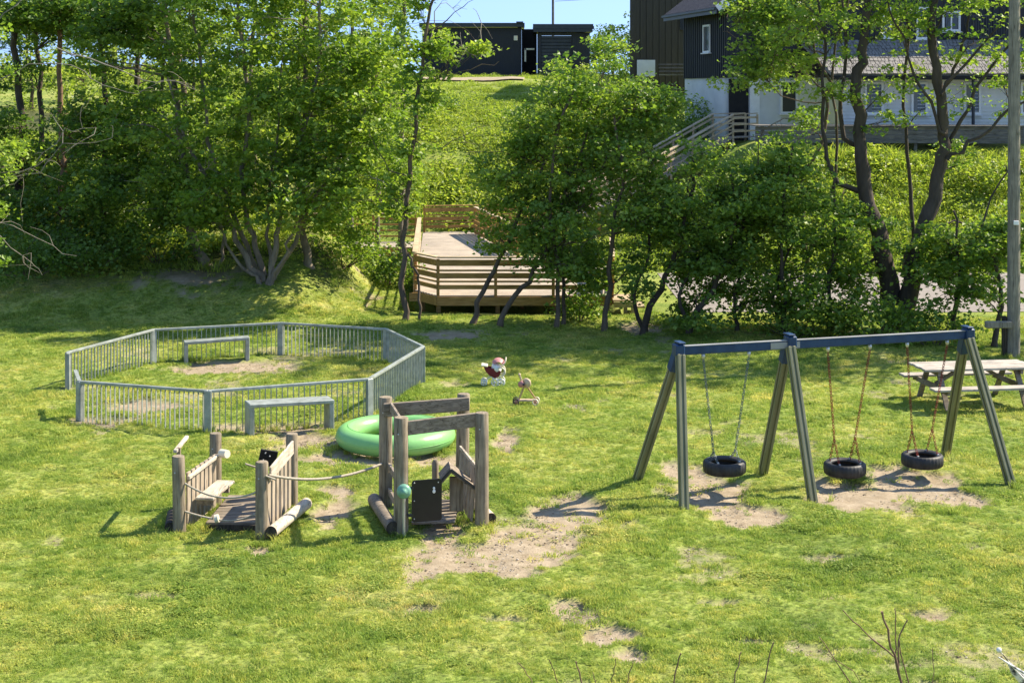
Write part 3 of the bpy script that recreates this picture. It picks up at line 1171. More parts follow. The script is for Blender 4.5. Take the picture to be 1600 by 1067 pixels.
C2 = (Cc[0] + dAB.x * .06, Cc[1] + dAB.y * .06)
wall_slab(mb, A2, B2, zb + .003, ze + .1, .3)
wall_slab(mb, (B2[0] + .004, B2[1] - .002), C2, zb + .003, ze + .1, .298)
battens(mb, A2, B2, zb, ze + .05)
battens(mb, B2, C2, zb, ze + .05)
pk = Vector((B2[0] + pr.x * Gd / 2, B2[1] + pr.y * Gd / 2, ze + 3.5))
mb.poly([(B2[0], B2[1], ze + .1), (C2[0], C2[1], ze + .1), pk], .2, nrm=dAB)
mb.build('wall', M['dark_clad'], house)


def roof_plane(mb, e0, e1, r0, r1, th=.16, rows=14, ribs=40):
    e0, e1, r0, r1 = map(Vector, (e0, e1, r0, r1))
    nn = (e1 - e0).cross(r0 - e0).normalized()
    if nn.z < 0:
        nn = -nn
    mb.poly([e0, e1, r1, r0], th, nrm=nn)
    for i in range(rows):
        a = e0.lerp(r0, (i + .5) / rows)
        b = e1.lerp(r1, (i + .5) / rows)
        mb.bar(a + nn * .02, b + nn * .02, (r0 - e0).length / rows * .55, .035, up=nn)
    for i in range(ribs):
        a = e0.lerp(e1, (i + .5) / ribs)
        b = r0.lerp(r1, (i + .5) / ribs)
        mb.bar(a + nn * .045, b + nn * .045, .07, .05, up=nn)


ov = .75
eA = Vector((A[0], A[1], ze + .05)) - dAB * .9 - pr * ov
eB = Vector((B[0], B[1], ze + .05)) + dAB * .75 - pr * ov
sl_ = 3.5 / (Gd / 2)
up_ = Vector((0, 0, sl_ * (Gd / 2 + ov)))
rA, rB = eA + pr * (Gd / 2 + ov) + up_, eB + pr * (Gd / 2 + ov) + up_
eC = eB + pr * (Gd + 2 * ov)
eD = eA + pr * (Gd + 2 * ov)
mb = MB()
roof_plane(mb, eA, eB, rA, rB)
roof_plane(mb, eD, eC, rA, rB)
rf = mb.build('roof', M['roof_tile'], house)
mb = MB()
mb.bar(eA - pr * .03 + Vector((0, 0, -.12)), eB - pr * .03 + Vector((0, 0, -.12)), .05, .26)
mb.bar(eA - pr * .1 + Vector((0, 0, -.03)), eB - pr * .1 + Vector((0, 0, -.03)), .12, .1)
mb.build('gutter', M['metal_dark'], rf)
mb = MB()
mb.bar(eB + dAB * .03 + Vector((0, 0, -.05)), rB + dAB * .03 + Vector((0, 0, -.05)), .05, .34)
mb.bar(eC + dAB * .03 + Vector((0, 0, -.05)), rB + dAB * .03 + Vector((0, 0, -.05)), .05, .34)
mb.build('bargeboard', M['trim_white'], rf)
window(house, A2, B2, .50, .66, 7.9, 9.2, 0)
# basement openings on the gable side
wd = MB()
gl_ = Gd
p0, p1 = V2(B, Cc, .005), V2(B, Cc, .105)
mb = MB()
wall_slab(mb, (p0[0] + dAB.x * .05, p0[1] + dAB.y * .05), (p1[0] + dAB.x * .05, p1[1] + dAB.y * .05), 3.9, zb - .05, .04)
mb.build('door', M['dark_gap'], house)
p0, p1 = V2(B, Cc, .11), V2(B, Cc, .16)
mb = MB()
wall_slab(mb, (p0[0] + dAB.x * .12, p0[1] + dAB.y * .12), (p1[0] + dAB.x * .12, p1[1] + dAB.y * .12), 3.9, zb - .03, .1)
mb.build('door_post', M['trim_white'], house)
window(house, B, Cc, .27, .36, 5.1, 6.6, 0)
window(house, B2, C2, .60, .74, 7.9, 9.2, 1)

# low wing with the grey board roof
wing = thing('house_wing', 'long white lower house wing under a weathered grey board roof, dark upper floor with balcony', 'house', (18, 62, gz(18, 62)))
Wa, Wb = (13.9, 62.0), (25.5, 61.4)
mb = MB()
wall_slab(mb, Wa, Wb, 4.66, 6.86, .3)
for i in range(15):
    z = 4.7 + i * .145
    a_, b_ = Vector((Wa[0], Wa[1] - .012, z)), Vector((Wb[0], Wb[1] - .012, z))
    mb.bar(a_, b_, .025, .02)
mb.build('wall', M['white_board'], wing)
mb = MB()
wall_slab(mb, (Wa[0] + .03, Wa[1] + .05), (Wb[0], Wb[1] + .05), 2.6, 4.655, .3)
mb.build('foundation', M['foundation'], wing)
mb = MB()
e0, e1 = Vector((13.3, 61.2, 6.84)), Vector((25.6, 60.6, 6.84))
r0, r1 = Vector((12.6, 64.6, 8.35)), Vector((25.6, 64.0, 8.35))
nn = (e1 - e0).cross(r0 - e0).normalized()
mb.poly([e0, e1, r1, r0], .12, nrm=nn)
rj = random.Random(4)
for i in range(11):
    a = e0.lerp(r0, i / 11 + .02)
    b = e1.lerp(r1, i / 11 + .02)
    t = 0
    while t < 1:
        w = .004 + rj.random() * .012
        q0, q1 = a.lerp(b, t), a.lerp(b, min(1, t + w - .002))
        jj = nn * (.03 + rj.random() * .025)
        mb.bar(q0 + jj, q1 + jj, .3, .03, up=nn)
        t += w
rf = mb.build('roof', M['shingle'], wing)
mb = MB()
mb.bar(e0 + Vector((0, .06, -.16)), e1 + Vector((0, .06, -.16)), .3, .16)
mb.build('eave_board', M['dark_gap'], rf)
for (pa, pb) in ((1352, 1381), (1424, 1449), (1505, 1531), (1592, 1612)):
    xa, xb = (pa - 800) / F * 61.8, (pb - 800) / F * 61.8
    window(wing, Wa, Wb, (xa - Wa[0]) / (Wb[0] - Wa[0]), (xb - Wa[0]) / (Wb[0] - Wa[0]), 5.15, 6.5, 0, curtain=True)
mb = MB()
xq = (1523 - 800) / F * 60.9
mb.tube([(xq, 61.1, 3.9), (xq, 61.1, 6.75)], .07, 8)
mb.build('drain_pipe', M['metal_dark'], wing)
Ua, Ub = (11.6, 64.75), (26, 64.1)
mb = MB()
wall_slab(mb, Ua, Ub, 7.9, 12.6, .3)
battens(mb, Ua, Ub, 8.3, 12.5, .3)
mb.build('upper_wall', M['dark_clad'], wing)
for (pa, pb, ya, yb, bars) in ((1378, 1392, 60, 12, 0), (1430, 1452, 62, 12, 0), (1470, 1498, 50, 18, 1)):
    d = 64.6
    xa, xb = (pa - 800) / F * d, (pb - 800) / F * d
    window(wing, Ua, Ub, (xa - Ua[0]) / (Ub[0] - Ua[0]), (xb - Ua[0]) / (Ub[0] - Ua[0]), CH - (ya - YH) / F * d, CH - (yb - YH) / F * d, bars)
bal = MB()
z0 = 8.42
xa, xb = (1512 - 800) / F * 63.6, (1585 - 800) / F * 63.6
bal.bar((xa, 63.5, z0 + .95), (xb, 63.45, z0 + .95), .07, .05)
bal.bar((xa, 63.5, z0 + .02), (xb, 63.45, z0 + .02), .09, .06)
k = xa
while k <= xb:
    bal.bar((k, 63.5, z0), (k, 63.5, z0 + .95), .03, .03)
    k += .11
bal.build('balcony_railing', M['metal_dark'], wing)

# timber terrace in front of the wing
ter = thing('terrace', 'grey board terrace skirting at the foot of the white wing wall', 'terrace', (15, 59.6, gz(15, 59.6)))
mb = MB()
for i in range(4):
    mb.bar((9.9, 59.9, 4.1 + i * .17), (20.6, 59.3, 4.1 + i * .17), .04, .15)
mb.build('skirting', M['terrace'], ter)
mb = MB()
for i in range(12):
    mb.bar((9.9, 59.85 + i * .15, 4.72), (20.6, 59.25 + i * .15, 4.72), .14, .04)
mb.build('floor', M['terrace'], ter)
for i in range(6):
    xx = 10.2 + i * 2.05
    MB().bar((xx, 60.0 - i * .11, 3.2), (xx, 60.0 - i * .11, 4.69), .12, .12).build('post', M['terrace'], ter)

# olive-brown building further back
ob_ = thing('timber_building', 'tall olive-brown plank building with white foundation behind the tiled-roof house', 'building', (8, 80, gz(8, 80)))
Oa, Ob = (6.5, 80.0), (10.2, 80.8)
Ol = (7.2, 88.0)
mb = MB()
wall_slab(mb, Oa, Ob, 5.4, 14.5, .3)
wall_slab(mb, Ol, (Oa[0], Oa[1] + .301), 7.3, 14.5, .3)
battens(mb, Oa, Ob, 5.5, 14.4, .36, .09, .04)
mb.bar((Oa[0] + .03, Oa[1] - .03, 6.3), (Oa[0] + .03, Oa[1] - .03, 14.4), .24, .08, up=(0, 1, 0))
mb.build('wall', M['olive_clad'], ob_)
mb = MB()
wall_slab(mb, (Oa[0] + .3, Oa[1] - .02), (Oa[0] + 1.3, Oa[1] + .19), 6.9, 7.8, .06)
mb.build('foundation', M['white_wall'], ob_)
mb = MB()
for i in range(4):
    mb.box((8.6 - i * .02, 79.7 - i * .28, 7.55 - i * .19), (1.3, .3, .07))
mb.build('step', M['terrace'], ob_)
mb = MB()
mb.box((9.3, 80.55, 9.9), (.22, .12, .9))
mb.build('lamp', M['metal_dark'], ob_)

# garden sheds
shed = thing('shed', 'long black flat-roofed shed on the left at the top of the hill', 'shed', (-2.3, 105, gz(-2.3, 105)))
Sa, Sb = (-6.4, 105.0), (.68, 105.0)
mb = MB()
wall_slab(mb, Sa, Sb, 6.7, 10.6, .25)
wall_slab(mb, (Sb[0] + .0, Sb[1] + .252), (Sb[0], Sb[1] + 5), 6.7, 10.6, .25)
battens(mb, Sa, Sb, 6.9, 10.5, .32, .08, .04)
mb.build('wall', M['dark_clad'], shed)
mb = MB()
mb.box((-2.85, 107.3, 10.78), (7.5, 5.4, .28))
mb.box((.55, 104.5, 10.95), (.5, .2, .12))
mb.build('roof', M['metal_dark'], shed)
MB().bbox((.26, 104.93, 9.85), (.26, .1, .34)).build('lamp', M['cream'], shed)

gar = thing('garage', 'black flat-roofed garage with a ribbed roller door beside the long shed', 'garage', (3.5, 104, gz(3.5, 104)))
Ga, Gb = (1.85, 104.0), (5.5, 104.0)
mb = MB()
for (xa, xb, z0, z1) in ((Ga[0], 2.05, 6.7, 10.2), (4.2, Gb[0], 6.7, 10.2), (2.05, 4.2, 10.0, 10.2)):
    wall_slab(mb, (xa, 104), (xb, 104), z0, z1, .25)
wall_slab(mb, (1.85, 108), (1.85, 104.25), 6.7, 10.2, .25)
wall_slab(mb, (5.25, 104.26), (5.25, 108), 6.7, 10.2, .25)
mb.box((3.55, 107.9, 8.4), (3.3, .2, 3.4))
battens(mb, (4.2, 104), Gb, 6.8, 10.15, .3, .08, .04)
mb.build('wall', M['dark_clad'], gar)
mb = MB()
mb.box((3.6, 106.1, 10.5), (4.15, 4.8, .5))
mb.box((3.6, 103.62, 10.62), (4.25, .14, .34))
mb.box((3.6, 103.62, 10.33), (4.15, .1, .2))
mb.box((5.72, 103.9, 10.55), (.12, .6, .2))
mb.build('roof', M['metal_dark'], gar)
mb = MB()
for i in range(13):
    mb.bbox((3.125, 104.12, 7.05 + i * .235), (2.14, .06, .215), b=.02)
mb.build('roller_door', M['metal_dark'], gar)
mb = MB()
mb.box((1.25, 106.5, 8.6), (1.1, .1, 3.9))
mb.build('passage_wall', M['dark_gap'], gar)
mb = MB()
mb.box((.95, 105.2, 8.65), (.12, .1, .95))
mb.box((1.25, 105.2, 9.07), (.7, .1, .12))
mb.build('door_frame', M['cream'], gar)

# far pole and wire
fp = thing('utility_pole', 'thin far utility pole rising behind the garage roof', 'utility pole', (3.12, 112, gz(3.12, 112)))
MB().tube([(3.12, 112, 6.8), (3.12, 112, 16.5)], [.11, .09], 10).build('pole', M['pole_far'], fp)
MB().bar((2.4, 112, 16.0), (3.9, 112, 16.0), .1, .12).build('crossarm', M['pole_far'], fp)
w = MB()
w.tube([(3.3 + i * 1.4, 112 - i * 4.0, 12.9 - .42 * math.sin(math.pi * i / 8) * 1.0 + .0 * i) for i in range(9)], .018, 5)
tag(w.build('power_line', M['metal_dark'], org=(3.3, 112, 12.9)), 'thin overhead wire crossing the sky from the far pole', 'wire')

# near utility pole
up = thing('utility_pole', 'tall grey wooden utility pole beside the picnic table', 'utility pole', (11.72, 34.4, gz(11.72, 34.4)))
MB().tube([(11.72, 34.4, -.3), (11.73, 34.4, 4), (11.75, 34.4, 12)], [.15, .14, .115], 16).build('pole', M['pole'], up)
mb = MB()
mb.bbox((11.3, 34.2, .74), (.62, .12, .16), b=.02)
mb.build('bracket', M['pole'], up)
MB().bbox((11.52, 34.45, .35), (.1, .12, 1.1), b=.01).build('stay', M['wood_end'], up)
MB().bbox((11.72, 34.22, 3.1), (.12, .03, .1), b=.01).build('tag', M['trim_white'], up)

# ------------------------------------------------------------------ wooden deck, gangway and ramp
deck = thing('wooden_deck', 'large raised timber deck with plank railings behind the thin trees', 'deck', (0, 41, 0))
DZ = .5


def clip_boards(mb, poly, y0, y1, w, gap, z, th):
    y = y0
    while y < y1:
        xs_ = []
        yc = y + w / 2
        for i in range(len(poly)):
            a, b = poly[i], poly[(i + 1) % len(poly)]
            if (a[1] - yc) * (b[1] - yc) < 0:
                xs_.append(a[0] + (b[0] - a[0]) * (yc - a[1]) / (b[1] - a[1]))
        xs_.sort()
        for i in range(0, len(xs_) - 1, 2):
            mb.box(((xs_[i] + xs_[i + 1]) / 2, yc, z - th / 2), (xs_[i + 1] - xs_[i], w, th))
        y += w + gap


dp = [(-2.75, 41.9), (-2.07, 40.75), (2.74, 40.75), (3.2, 50.0), (.25, 50.0), (-1.45, 59.2), (-3.55, 58.8)]
mb = MB()
clip_boards(mb, dp, 40.76, 59.2, .145, .006, DZ, .035)
mb.build('floor', M['deck_floor'], deck)
mb = MB()


def rim(a, b, z0=.22, z1=.46, w=.05):
    mb.bar((a[0], a[1], (z0 + z1) / 2), (b[0], b[1], (z0 + z1) / 2), w, z1 - z0)


for i in range(len(dp)):
    a, b = dp[i], dp[(i + 1) % len(dp)]
    rim(a, b)
for y in np.arange(41.6, 58, 1.6):
    rim((-2.9, y), (2.4 if y < 49 else -.9, y))
mb.build('joist', M['deck_rail'], deck)
for (x, y) in ((-2.05, 41.1), (-.4, 41.1), (1.2, 41.1), (2.6, 41.1), (-2.6, 43), (-2.8, 46), (-3, 50), (-3.3, 55), (.3, 44), (2.7, 45), (2.8, 49), (-1.2, 54)):
    MB().box((x, y, -.08), (.12, .12, .66)).build('footing', M['deck_rail'], deck)


def railing(pts, z0s, parent, posts=None, top=1.05, cap='deck_pale', every=1.9, boards=((.23, .12), (.385, .05), (.545, .15), (.69, .05), (.90, .17)), nm='railing', mt='deck_rail'):
    """plank railing along plan points with floor levels z0s"""
    rb, cp = MB(), MB()
    for i in range(len(pts) - 1):
        a, b = Vector((*pts[i], z0s[i])), Vector((*pts[i + 1], z0s[i + 1]))
        L_ = (b - a).length
        n = max(1, round(L_ / every))
        d = (b - a).normalized()
        sd = Vector((d.y, -d.x, 0)).normalized() * .05
        for k in range(n + (1 if i == len(pts) - 2 else 0)):
            p = a.lerp(b, k / n)
            rb.box((p.x, p.y, p.z + top / 2 - .15), (.085, .085, top + .2))
        for (h, w) in boards:
            rb.bar(a + Vector((0, 0, h)) + sd, b + Vector((0, 0, h)) + sd, .025, w)
        cp.bar(a + Vector((0, 0, top)), b + Vector((0, 0, top)), .14, .04)
    r = rb.build(nm, M[mt], parent)
    cp.build('handrail', M[cap], r)
    return r


railing([(-2.75, 41.95), (-2.05, 40.8), (2.74, 40.8)], [DZ] * 3, deck)
railing([(2.78, 40.85), (3.15, 46.5)], [DZ] * 2, deck)
railing([(-2.78, 42.1), (-3.35, 53.3)], [DZ] * 2, deck, boards=((.2, .05), (.5, .05), (.8, .05)), mt='deck_pale')
railing([(-3.5, 58.7), (-1.5, 59.1), (1.9, 59.6)], [DZ] * 3, deck, cap='deck_rail')
railing([(-1.45, 58.2), (.2, 50.1)], [DZ] * 2, deck, every=1.3, boards=((.12, .14), (.3, .14), (.48, .14), (.66, .14), (.84, .14)))
# landing at the right front corner
mb = MB()
for i in range(8):
    mb.box((3.08, 40.5 + i * .15, .40), (.6, .14, .04))
mb.box((3.5, 40.9, .22), (.3, .9, .05))
mb.box((3.1, 40.38, .3), (.62, .04, .16))
mb.box((3.12, 40.5, .1), (.1, .1, .5))
mb.box((3.32, 40.42, .1), (.1, .1, .5))
mb.build('landing', M['deck_pale'], deck)
# gangway to the left
gw = thing('gangway', 'short timber gangway with plank railing leading off the deck towards the wood', 'gangway', (-5.5, 53, 0))
mb = MB()
for i in range(32):
    mb.box((-3.7 - i * .15, 54.2, .48), (.14, 1.9, .035))
mb.build('floor', M['deck_floor'], gw)
mb = MB()
mb.bar((-3.6, 53.2, .33), (-8.4, 53.2, .33), .05, .26)
mb.bar((-3.6, 55.2, .33), (-8.4, 55.2, .33), .05, .26)
for x in (-4, -6, -8):
    mb.box((x, 53.3, -.1), (.12, .12, .9))
mb.build('joist', M['deck_rail'], gw)
railing([(-3.6, 55.15), (-8.4, 55.15)], [DZ] * 2, gw, boards=((.2, .06), (.42, .06), (.64, .06), (.85, .06)), cap='deck_pale')
# ramp up to the house
rp = thing('ramp', 'long pale timber ramp with handrails climbing the slope to the house', 'ramp', (2, 59, .5))
rl0 = [(-1.4, 57.6), (1.7, 58.0), (5.6, 60.2), (9.7, 64.6), (10.8, 64.8)]
rl1 = [(-1.5, 59.1), (1.9, 59.6), (5.0, 61.8), (9.0, 66.0), (10.4, 65.6)]
rz = [DZ + .0, .75, 2.2, 4.05, 4.1]
mb = MB()
for i in range(len(rl0) - 1):
    n = int(math.dist(rl0[i], rl0[i + 1]) / .16)
    for k in range(n):
        t = (k + .5) / n
        a, b = V2(rl0[i], rl0[i + 1], t), V2(rl1[i], rl1[i + 1], t)
        z = rz[i] + (rz[i + 1] - rz[i]) * t + .02
        mb.bar((a[0], a[1], z), (b[0], b[1], z), .145, .035)
mb.build('floor', M['deck_floor'], rp)
for (x, y, z) in ((3.5, 59.1, 1.3), (5.5, 60.3, 2.0), (7.5, 62.4, 3.0), (9.4, 64.5, 3.9), (4.9, 61.7, 2.0), (6.8, 63.8, 3.0)):
    MB().bar((x, y, -.3), (x, y, z), .12, .12).build('support', M['deck_rail'], rp)
for q in (rl0, rl1):
    railing(q[1:], rz[1:], rp, mt='deck_pale', every=1.5, boards=((.3, .07), (.6, .07), (.88, .09)))

# ------------------------------------------------------------------ ball court fence
FP = [gpt(*p) for p in ((106, 604), (240, 567), (438, 553), (603, 568), (661, 597), (577, 652), (325, 677), (124, 652))]
fc = np.mean(FP, 0)
fence = thing('court_fence', 'pale grey eight-sided steel picket fence round a small ball court', 'fence', (fc[0], fc[1], gz(*fc)))
FH = .76
for i, p in enumerate(FP):
    z = gz(*p)
    ang = math.atan2(p[1] - fc[1], p[0] - fc[0])
    mb = MB().bbox((p[0], p[1], z + FH / 2 - .08), (.085, .13, FH + .16), rz=ang, b=.006)
    mb.build('post', M['paint_grey'], fence)
for i in range(7):
    a, b = FP[i], FP[i + 1]
    za, zb_ = gz(*a), gz(*b)
    A3, B3 = Vector((*a, za)), Vector((*b, zb_))
    L_ = (B3 - A3).length
    d = (B3 - A3).normalized()
    mb = MB()
    mb.bar(A3 + Vector((0, 0, FH - .012)), B3 + Vector((0, 0, FH - .012)), .075, .05, bev=.006)
    n = int(L_ / .105)
    for k in range(1, n):
        p = A3.lerp(B3, k / n)
        mb.bar(p + Vector((0, 0, -.02)), p + Vector((0, 0, FH - .03)), .012, .028, up=(-d.y, d.x, 0))
    mb.build('picket_panel', M['paint_grey'], fence)
H3 = Vector((*FP[7], gz(*FP[7]) + FH))
A3 = Vector((*FP[0], gz(*FP[0]) + FH))
mb = MB()
mb.bar(H3 + Vector((0, 0, -.012)), H3.lerp(A3, .33) + Vector((0, 0, .0)), .07, .05)
mb.build('rail_end', M['paint_grey'], fence)
mb = MB()
mb.bar(A3 + Vector((0, 0, -.012)), A3.lerp(H3, .07) + Vector((0, 0, -.02)), .07, .05)
mb.bar(A3.lerp(H3, .07) + Vector((0, 0, 0)), A3.lerp(H3, .09) + Vector((0, 0, -FH + .02)), .05, .04, up=(1, 0, 0))
mb.build('rail_end', M['paint_grey'], fence)


def goal(pa, pb, depth, h, dirv):
    """box frame goal; pa, pb plan points of its front posts"""
    a, b = Vector((*pa, gz(*pa))), Vector((*pb, gz(*pb)))
    d = (b - a).normalized()
    n = Vector((-d.y, d.x, 0)) * dirv
    g = MB()
    m = Matrix((d, Vector((-d.y, d.x, 0)), Vector((0, 0, 1)))).transposed()
    c = (a + b) / 2 + n * depth / 2
    g.bbox((c.x, c.y, c.z + h - .035), ((b - a).length + .09, depth, .07), mtx=m, b=.012)
    r = g.build('goal', M['paint_grey'], fence)
    for p in (a, b):
        q = p + n * depth / 2
        MB().bbox((q.x, q.y, q.z + h / 2 - .055), (.09, depth - .02, h - .04 + .03), mtx=m, b=.012).build('goal_post', M['paint_grey'], r)


goal(gpt(394, 681), gpt(519, 669), .40, .56, 1)
goal(gpt(291, 567), gpt(387, 562), .28, .56, 1)

# ------------------------------------------------------------------ swing frame
sw = thing('swing_frame', 'long swing frame with grey-green steel legs and blue crossbeam', 'swing set', (4.35, 23.1, gz(4.35, 23.1)))
apx = [at(1062, 548, 22.59), at(1233, 535, 23.1), at(1511, 523, 23.95)]
feet = [((gpt(992, 752)), gpt(1069, 797)), (gpt(1190, 738), gpt(1272, 777)), (gpt(1476, 708), gpt(1583, 757))]
bd = Vector(apx[2] - apx[0]).normalized()


def leg(a, b):
    """grooved square steel profile"""
    mb = MB()
    a, b = Vector(a), Vector(b)
    mb.bar(a, b, .085, .085, up=bd)
    u = (b - a).normalized()
    s1 = bd.cross(u).normalized()
    s2 = u.cross(s1).normalized()
    for i in (-1, 1):
        for j in (-1, 1):
            off = s1 * i * .040 + s2 * j * .040
            mb.bar(a + off, b + off, .047, .047, up=bd, bev=.008)
    return mb


for k in range(3):
    top = Vector(apx[k])
    for q, f in enumerate(feet[k]):
        z = gz(*f) - .1
        ft = Vector((*f, z))
        o = leg(ft, top + (ft - top).normalized() * (.05) + Vector((0, 0, .0)) + (Vector((0, -.07, 0)) if q else Vector((0, .07, 0))))
        lg = o.build('leg', M['galv'], sw)
        if q == 0:
            dd = (ft - top).normalized()
            s_ = top + dd * .02 + Vector((0, .07, 0))
            MB().bar(s_, s_ + dd * .34, .15, .15, up=bd, bev=.01).build('leg_sleeve', M['blue'], lg)
    mb = MB()
    mb.bbox(top + Vector((0, 0, .02)) + bd * (.02 if k else -.02), (.15, .2, .18), rz=math.atan2(bd.y, bd.x), b=.02)
    mb.bbox(top + Vector((0, 0, .13)), (.11, .22, .025), rz=math.atan2(bd.y, bd.x), b=.01)
    mb.build('bracket', M['blue'], sw)
t0, t1 = Vector(apx[0]), Vector(apx[2])
mb = MB()
mb.bar(t0, t1, .085, .13, bev=.012)
beam = mb.build('crossbeam', M['blue'], sw)
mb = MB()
mb.bar(t0 + Vector((0, 0, .070)), t1 + Vector((0, 0, .070)), .092, .012)  # sunlit top edge of the beam, put in as a lighter strip
mb.bar(t0.lerp(t1, .30), t0.lerp(t1, .40), .095, .10)  # short paler stretch round the beam sides
mb.build('pale_sunlit_strip', M['beam_lit'], beam)


def chain(mb, a, b, link=.056, r=.0058, wd=.019):
    a, b = Vector(a), Vector(b)
    d = (b - a)
    n = max(2, int(d.length / (link * .78)))
    u = d.normalized()
    e1 = u.orthogonal().normalized()
    e2 = u.cross(e1)
    for i in range(n):
        c = a.lerp(b, (i + .5) / n)
        s_ = e1 if i % 2 else e2
        s_ = (s_ + (e2 if i % 2 else -e1) * .35).normalized()
        pts = []
        for k in range(7):
            an = 2 * math.pi * k / 6
            pts.append(c + u * math.cos(an) * link * .5 + s_ * math.sin(an) * wd)
        mb.tube(pts, r, 4, caps=False)


def tyre_swing(label, cpx, tops, junc, tz, cm, first):
    d = first
    c = np.array(((cpx - 800) / F * d, d, tz))
    root = thing('tyre_swing', label, 'swing', (c[0], c[1], tz), 'tyre swings hanging from the blue beam')
    R, r, h = .335, .2, .19

    def tread(k, i):
        return -.010 if (i in (3, 4, 5) and k % 3 == 0) else 0
    prof = [(r, -.055), (r + .03, -.085), (R - .035, -.095), (R - .006, -.07), (R, 0), (R - .006, .07), (R - .035, .095), (R - .045, .099), (r + .06, .092), (r + .03, .085), (r, .055), (r + .012, .045), (r + .05, .06), (R - .03, .055), (R - .02, 0), (R - .03, -.055), (r + .05, -.06), (r + .012, -.045)]
    MB().lathe(c, prof, 96, closed=True, mod=tread).build('tyre', M['rubber'], root)
    for sgn, tp, jn in zip((-1, 1), tops, junc):
        bx = (tp - 800) / F
        # beam point at that pixel column
        bz_ = None
        best = None
        for t in np.linspace(0, 1, 400):
            q = t0.lerp(t1, t)
            e = abs(q.x / q.y - bx)
            if best is None or e < best[0]:
                best = (e, q)
        q = best[1] + Vector((0, 0, -.09))
        tt = Vector(c) + bd * (sgn * .215)
        j = Vector((tt.x - bd.x * sgn * .03, tt.y, tz + jn))
        mb = MB()
        chain(mb, q + Vector((0, 0, -.06)), j)
        nb = Vector((-bd.y, bd.x, 0))
        chain(mb, j, Vector(c) + bd * sgn * .18 + nb * .17 + Vector((0, 0, .075)))
        chain(mb, j, Vector(c) + bd * sgn * .18 - nb * .17 + Vector((0, 0, .075)))
        mb.build('chain', M[cm], root)
        mb = MB()
        mb.lathe(q + Vector((0, 0, -.03)), [(0, .06), (.03, .055), (.03, 0), (.014, -.03), (0, -.03)], 10)
        mb.build('hanger', M['bolt'], root)
        for s2 in (-1, 1):
            e = Vector(c) + bd * sgn * .18 + nb * s2 * .17 + Vector((0, 0, .09))
            MB().bbox(e, (.03, .03, .05), b=.005).build('clamp', M['bolt'], root)


tyre_swing('tyre swing on grey chains, alone in the narrower bay of the frame', 1132, (1099, 1170), (.24, .24), .37, 'chain_steel', 22.79)
tyre_swing('middle tyre swing on red chains, hanging lowest', 1320, (1294, 1359), (.47, .47), .2, 'chain_red', 23.35)
tyre_swing('tyre swing on red chains nearest the picnic table', 1441, (1417, 1480), (.47, .47), .24, 'chain_red', 23.73)

# ------------------------------------------------------------------ picnic table
pc = (9.10, 29.12)
pa_ = math.radians(7.5)
pt = thing('picnic_table', 'weathered grey picnic table with fixed benches beside the utility pole', 'picnic table', (pc[0], pc[1], gz(*pc)))
Rm = Matrix.Rotation(pa_, 3, 'Z')


def pw(x, y, z):
    v = Rm @ Vector((x, y, 0))
    return Vector((pc[0] + v.x, pc[1] + v.y, z))


mb = MB()
for i in range(5):
    mb.bbox(pw(.02 * (i % 2), -.34 + i * .17, .74), (2.3, .158, .045), rz=pa_, b=.006)
mb.build('table_top', M['table_wood'], pt)
for s_ in (-1, 1):
    mb = MB()
    for i in range(2):
        mb.bbox(pw(0, s_ * (.68 + i * .145), .44), (2.3, .135, .045), rz=pa_, b=.006)
    mb.build('bench', M['table_wood'], pt)
for s_ in (-1, 1):
    mb = MB()
    for q in (-1, 1):
        mb.bar(pw(s_ * .8, q * .70, -.02), pw(s_ * .8, q * .24, .71), .05, .1, up=Rm @ Vector((1, 0, 0)))
    mb.bar(pw(s_ * .85, -.84, .385), pw(s_ * .85, .84, .385), .05, .1)
    mb.bar(pw(s_ * .85, -.4, .675), pw(s_ * .85, .4, .675), .05, .09)
    mb.bar(pw(s_ * .76, 0, .40), pw(s_ * .25, 0, .69), .05, .07)
    mb.build('leg', M['wood_x'], pt)

# ------------------------------------------------------------------ green inflatable ring
rc = gpt(618, 690)
rc = (rc[0], 25.75)
rcx = (618 - 800) / F * 25.75
zz = gz(rcx, 25.75)
ring = MB()
Rr, rr_ = .85, .195
vs, fs = [], []
nu, nv = 72, 20
for i in range(nu):
    a = 2 * math.pi * i / nu
    wob = 1 + .008 * math.sin(a * 29) + .012 * math.sin(a * 3 + 1)
    for j in range(nv):
        b = 2 * math.pi * j / nv
        zq = rr_ * math.sin(b) * (.96 if math.sin(b) > 0 else .88)
        vs.append((rcx + (Rr + rr_ * wob * math.cos(b)) * math.cos(a), 25.75 + (Rr + rr_ * wob * math.cos(b)) * math.sin(a), zz + .17 + zq))
for i in range(nu):
    for j in range(nv):
        fs.append((i * nv + j, ((i + 1) % nu) * nv + j, ((i + 1) % nu) * nv + (j + 1) % nv, i * nv + (j + 1) % nv))
ring.add(vs, fs, True)
rg_ = thing('inflatable_ring', 'big green inflatable pool ring lying on the worn grass', 'inflatable ring', (rcx, 25.75, zz))
ring.build('tube', M['ring_green'], rg_)
for (rad_, hh) in ((Rr + rr_ + .001, .17), (Rr - .02, .362)):
    MB().tube([(rcx + rad_ * math.cos(q * math.pi / 32), 25.75 + rad_ * math.sin(q * math.pi / 32), zz + hh) for q in range(65)], .004, 5, caps=False).build('seam', M['ring_green'], rg_)
MB().tube([(rcx + .4, 25.0, zz + .3), (rcx + .4, 24.97, zz + .345)], [.022, .016], 10).build('valve', M['ring_green'], rg_)

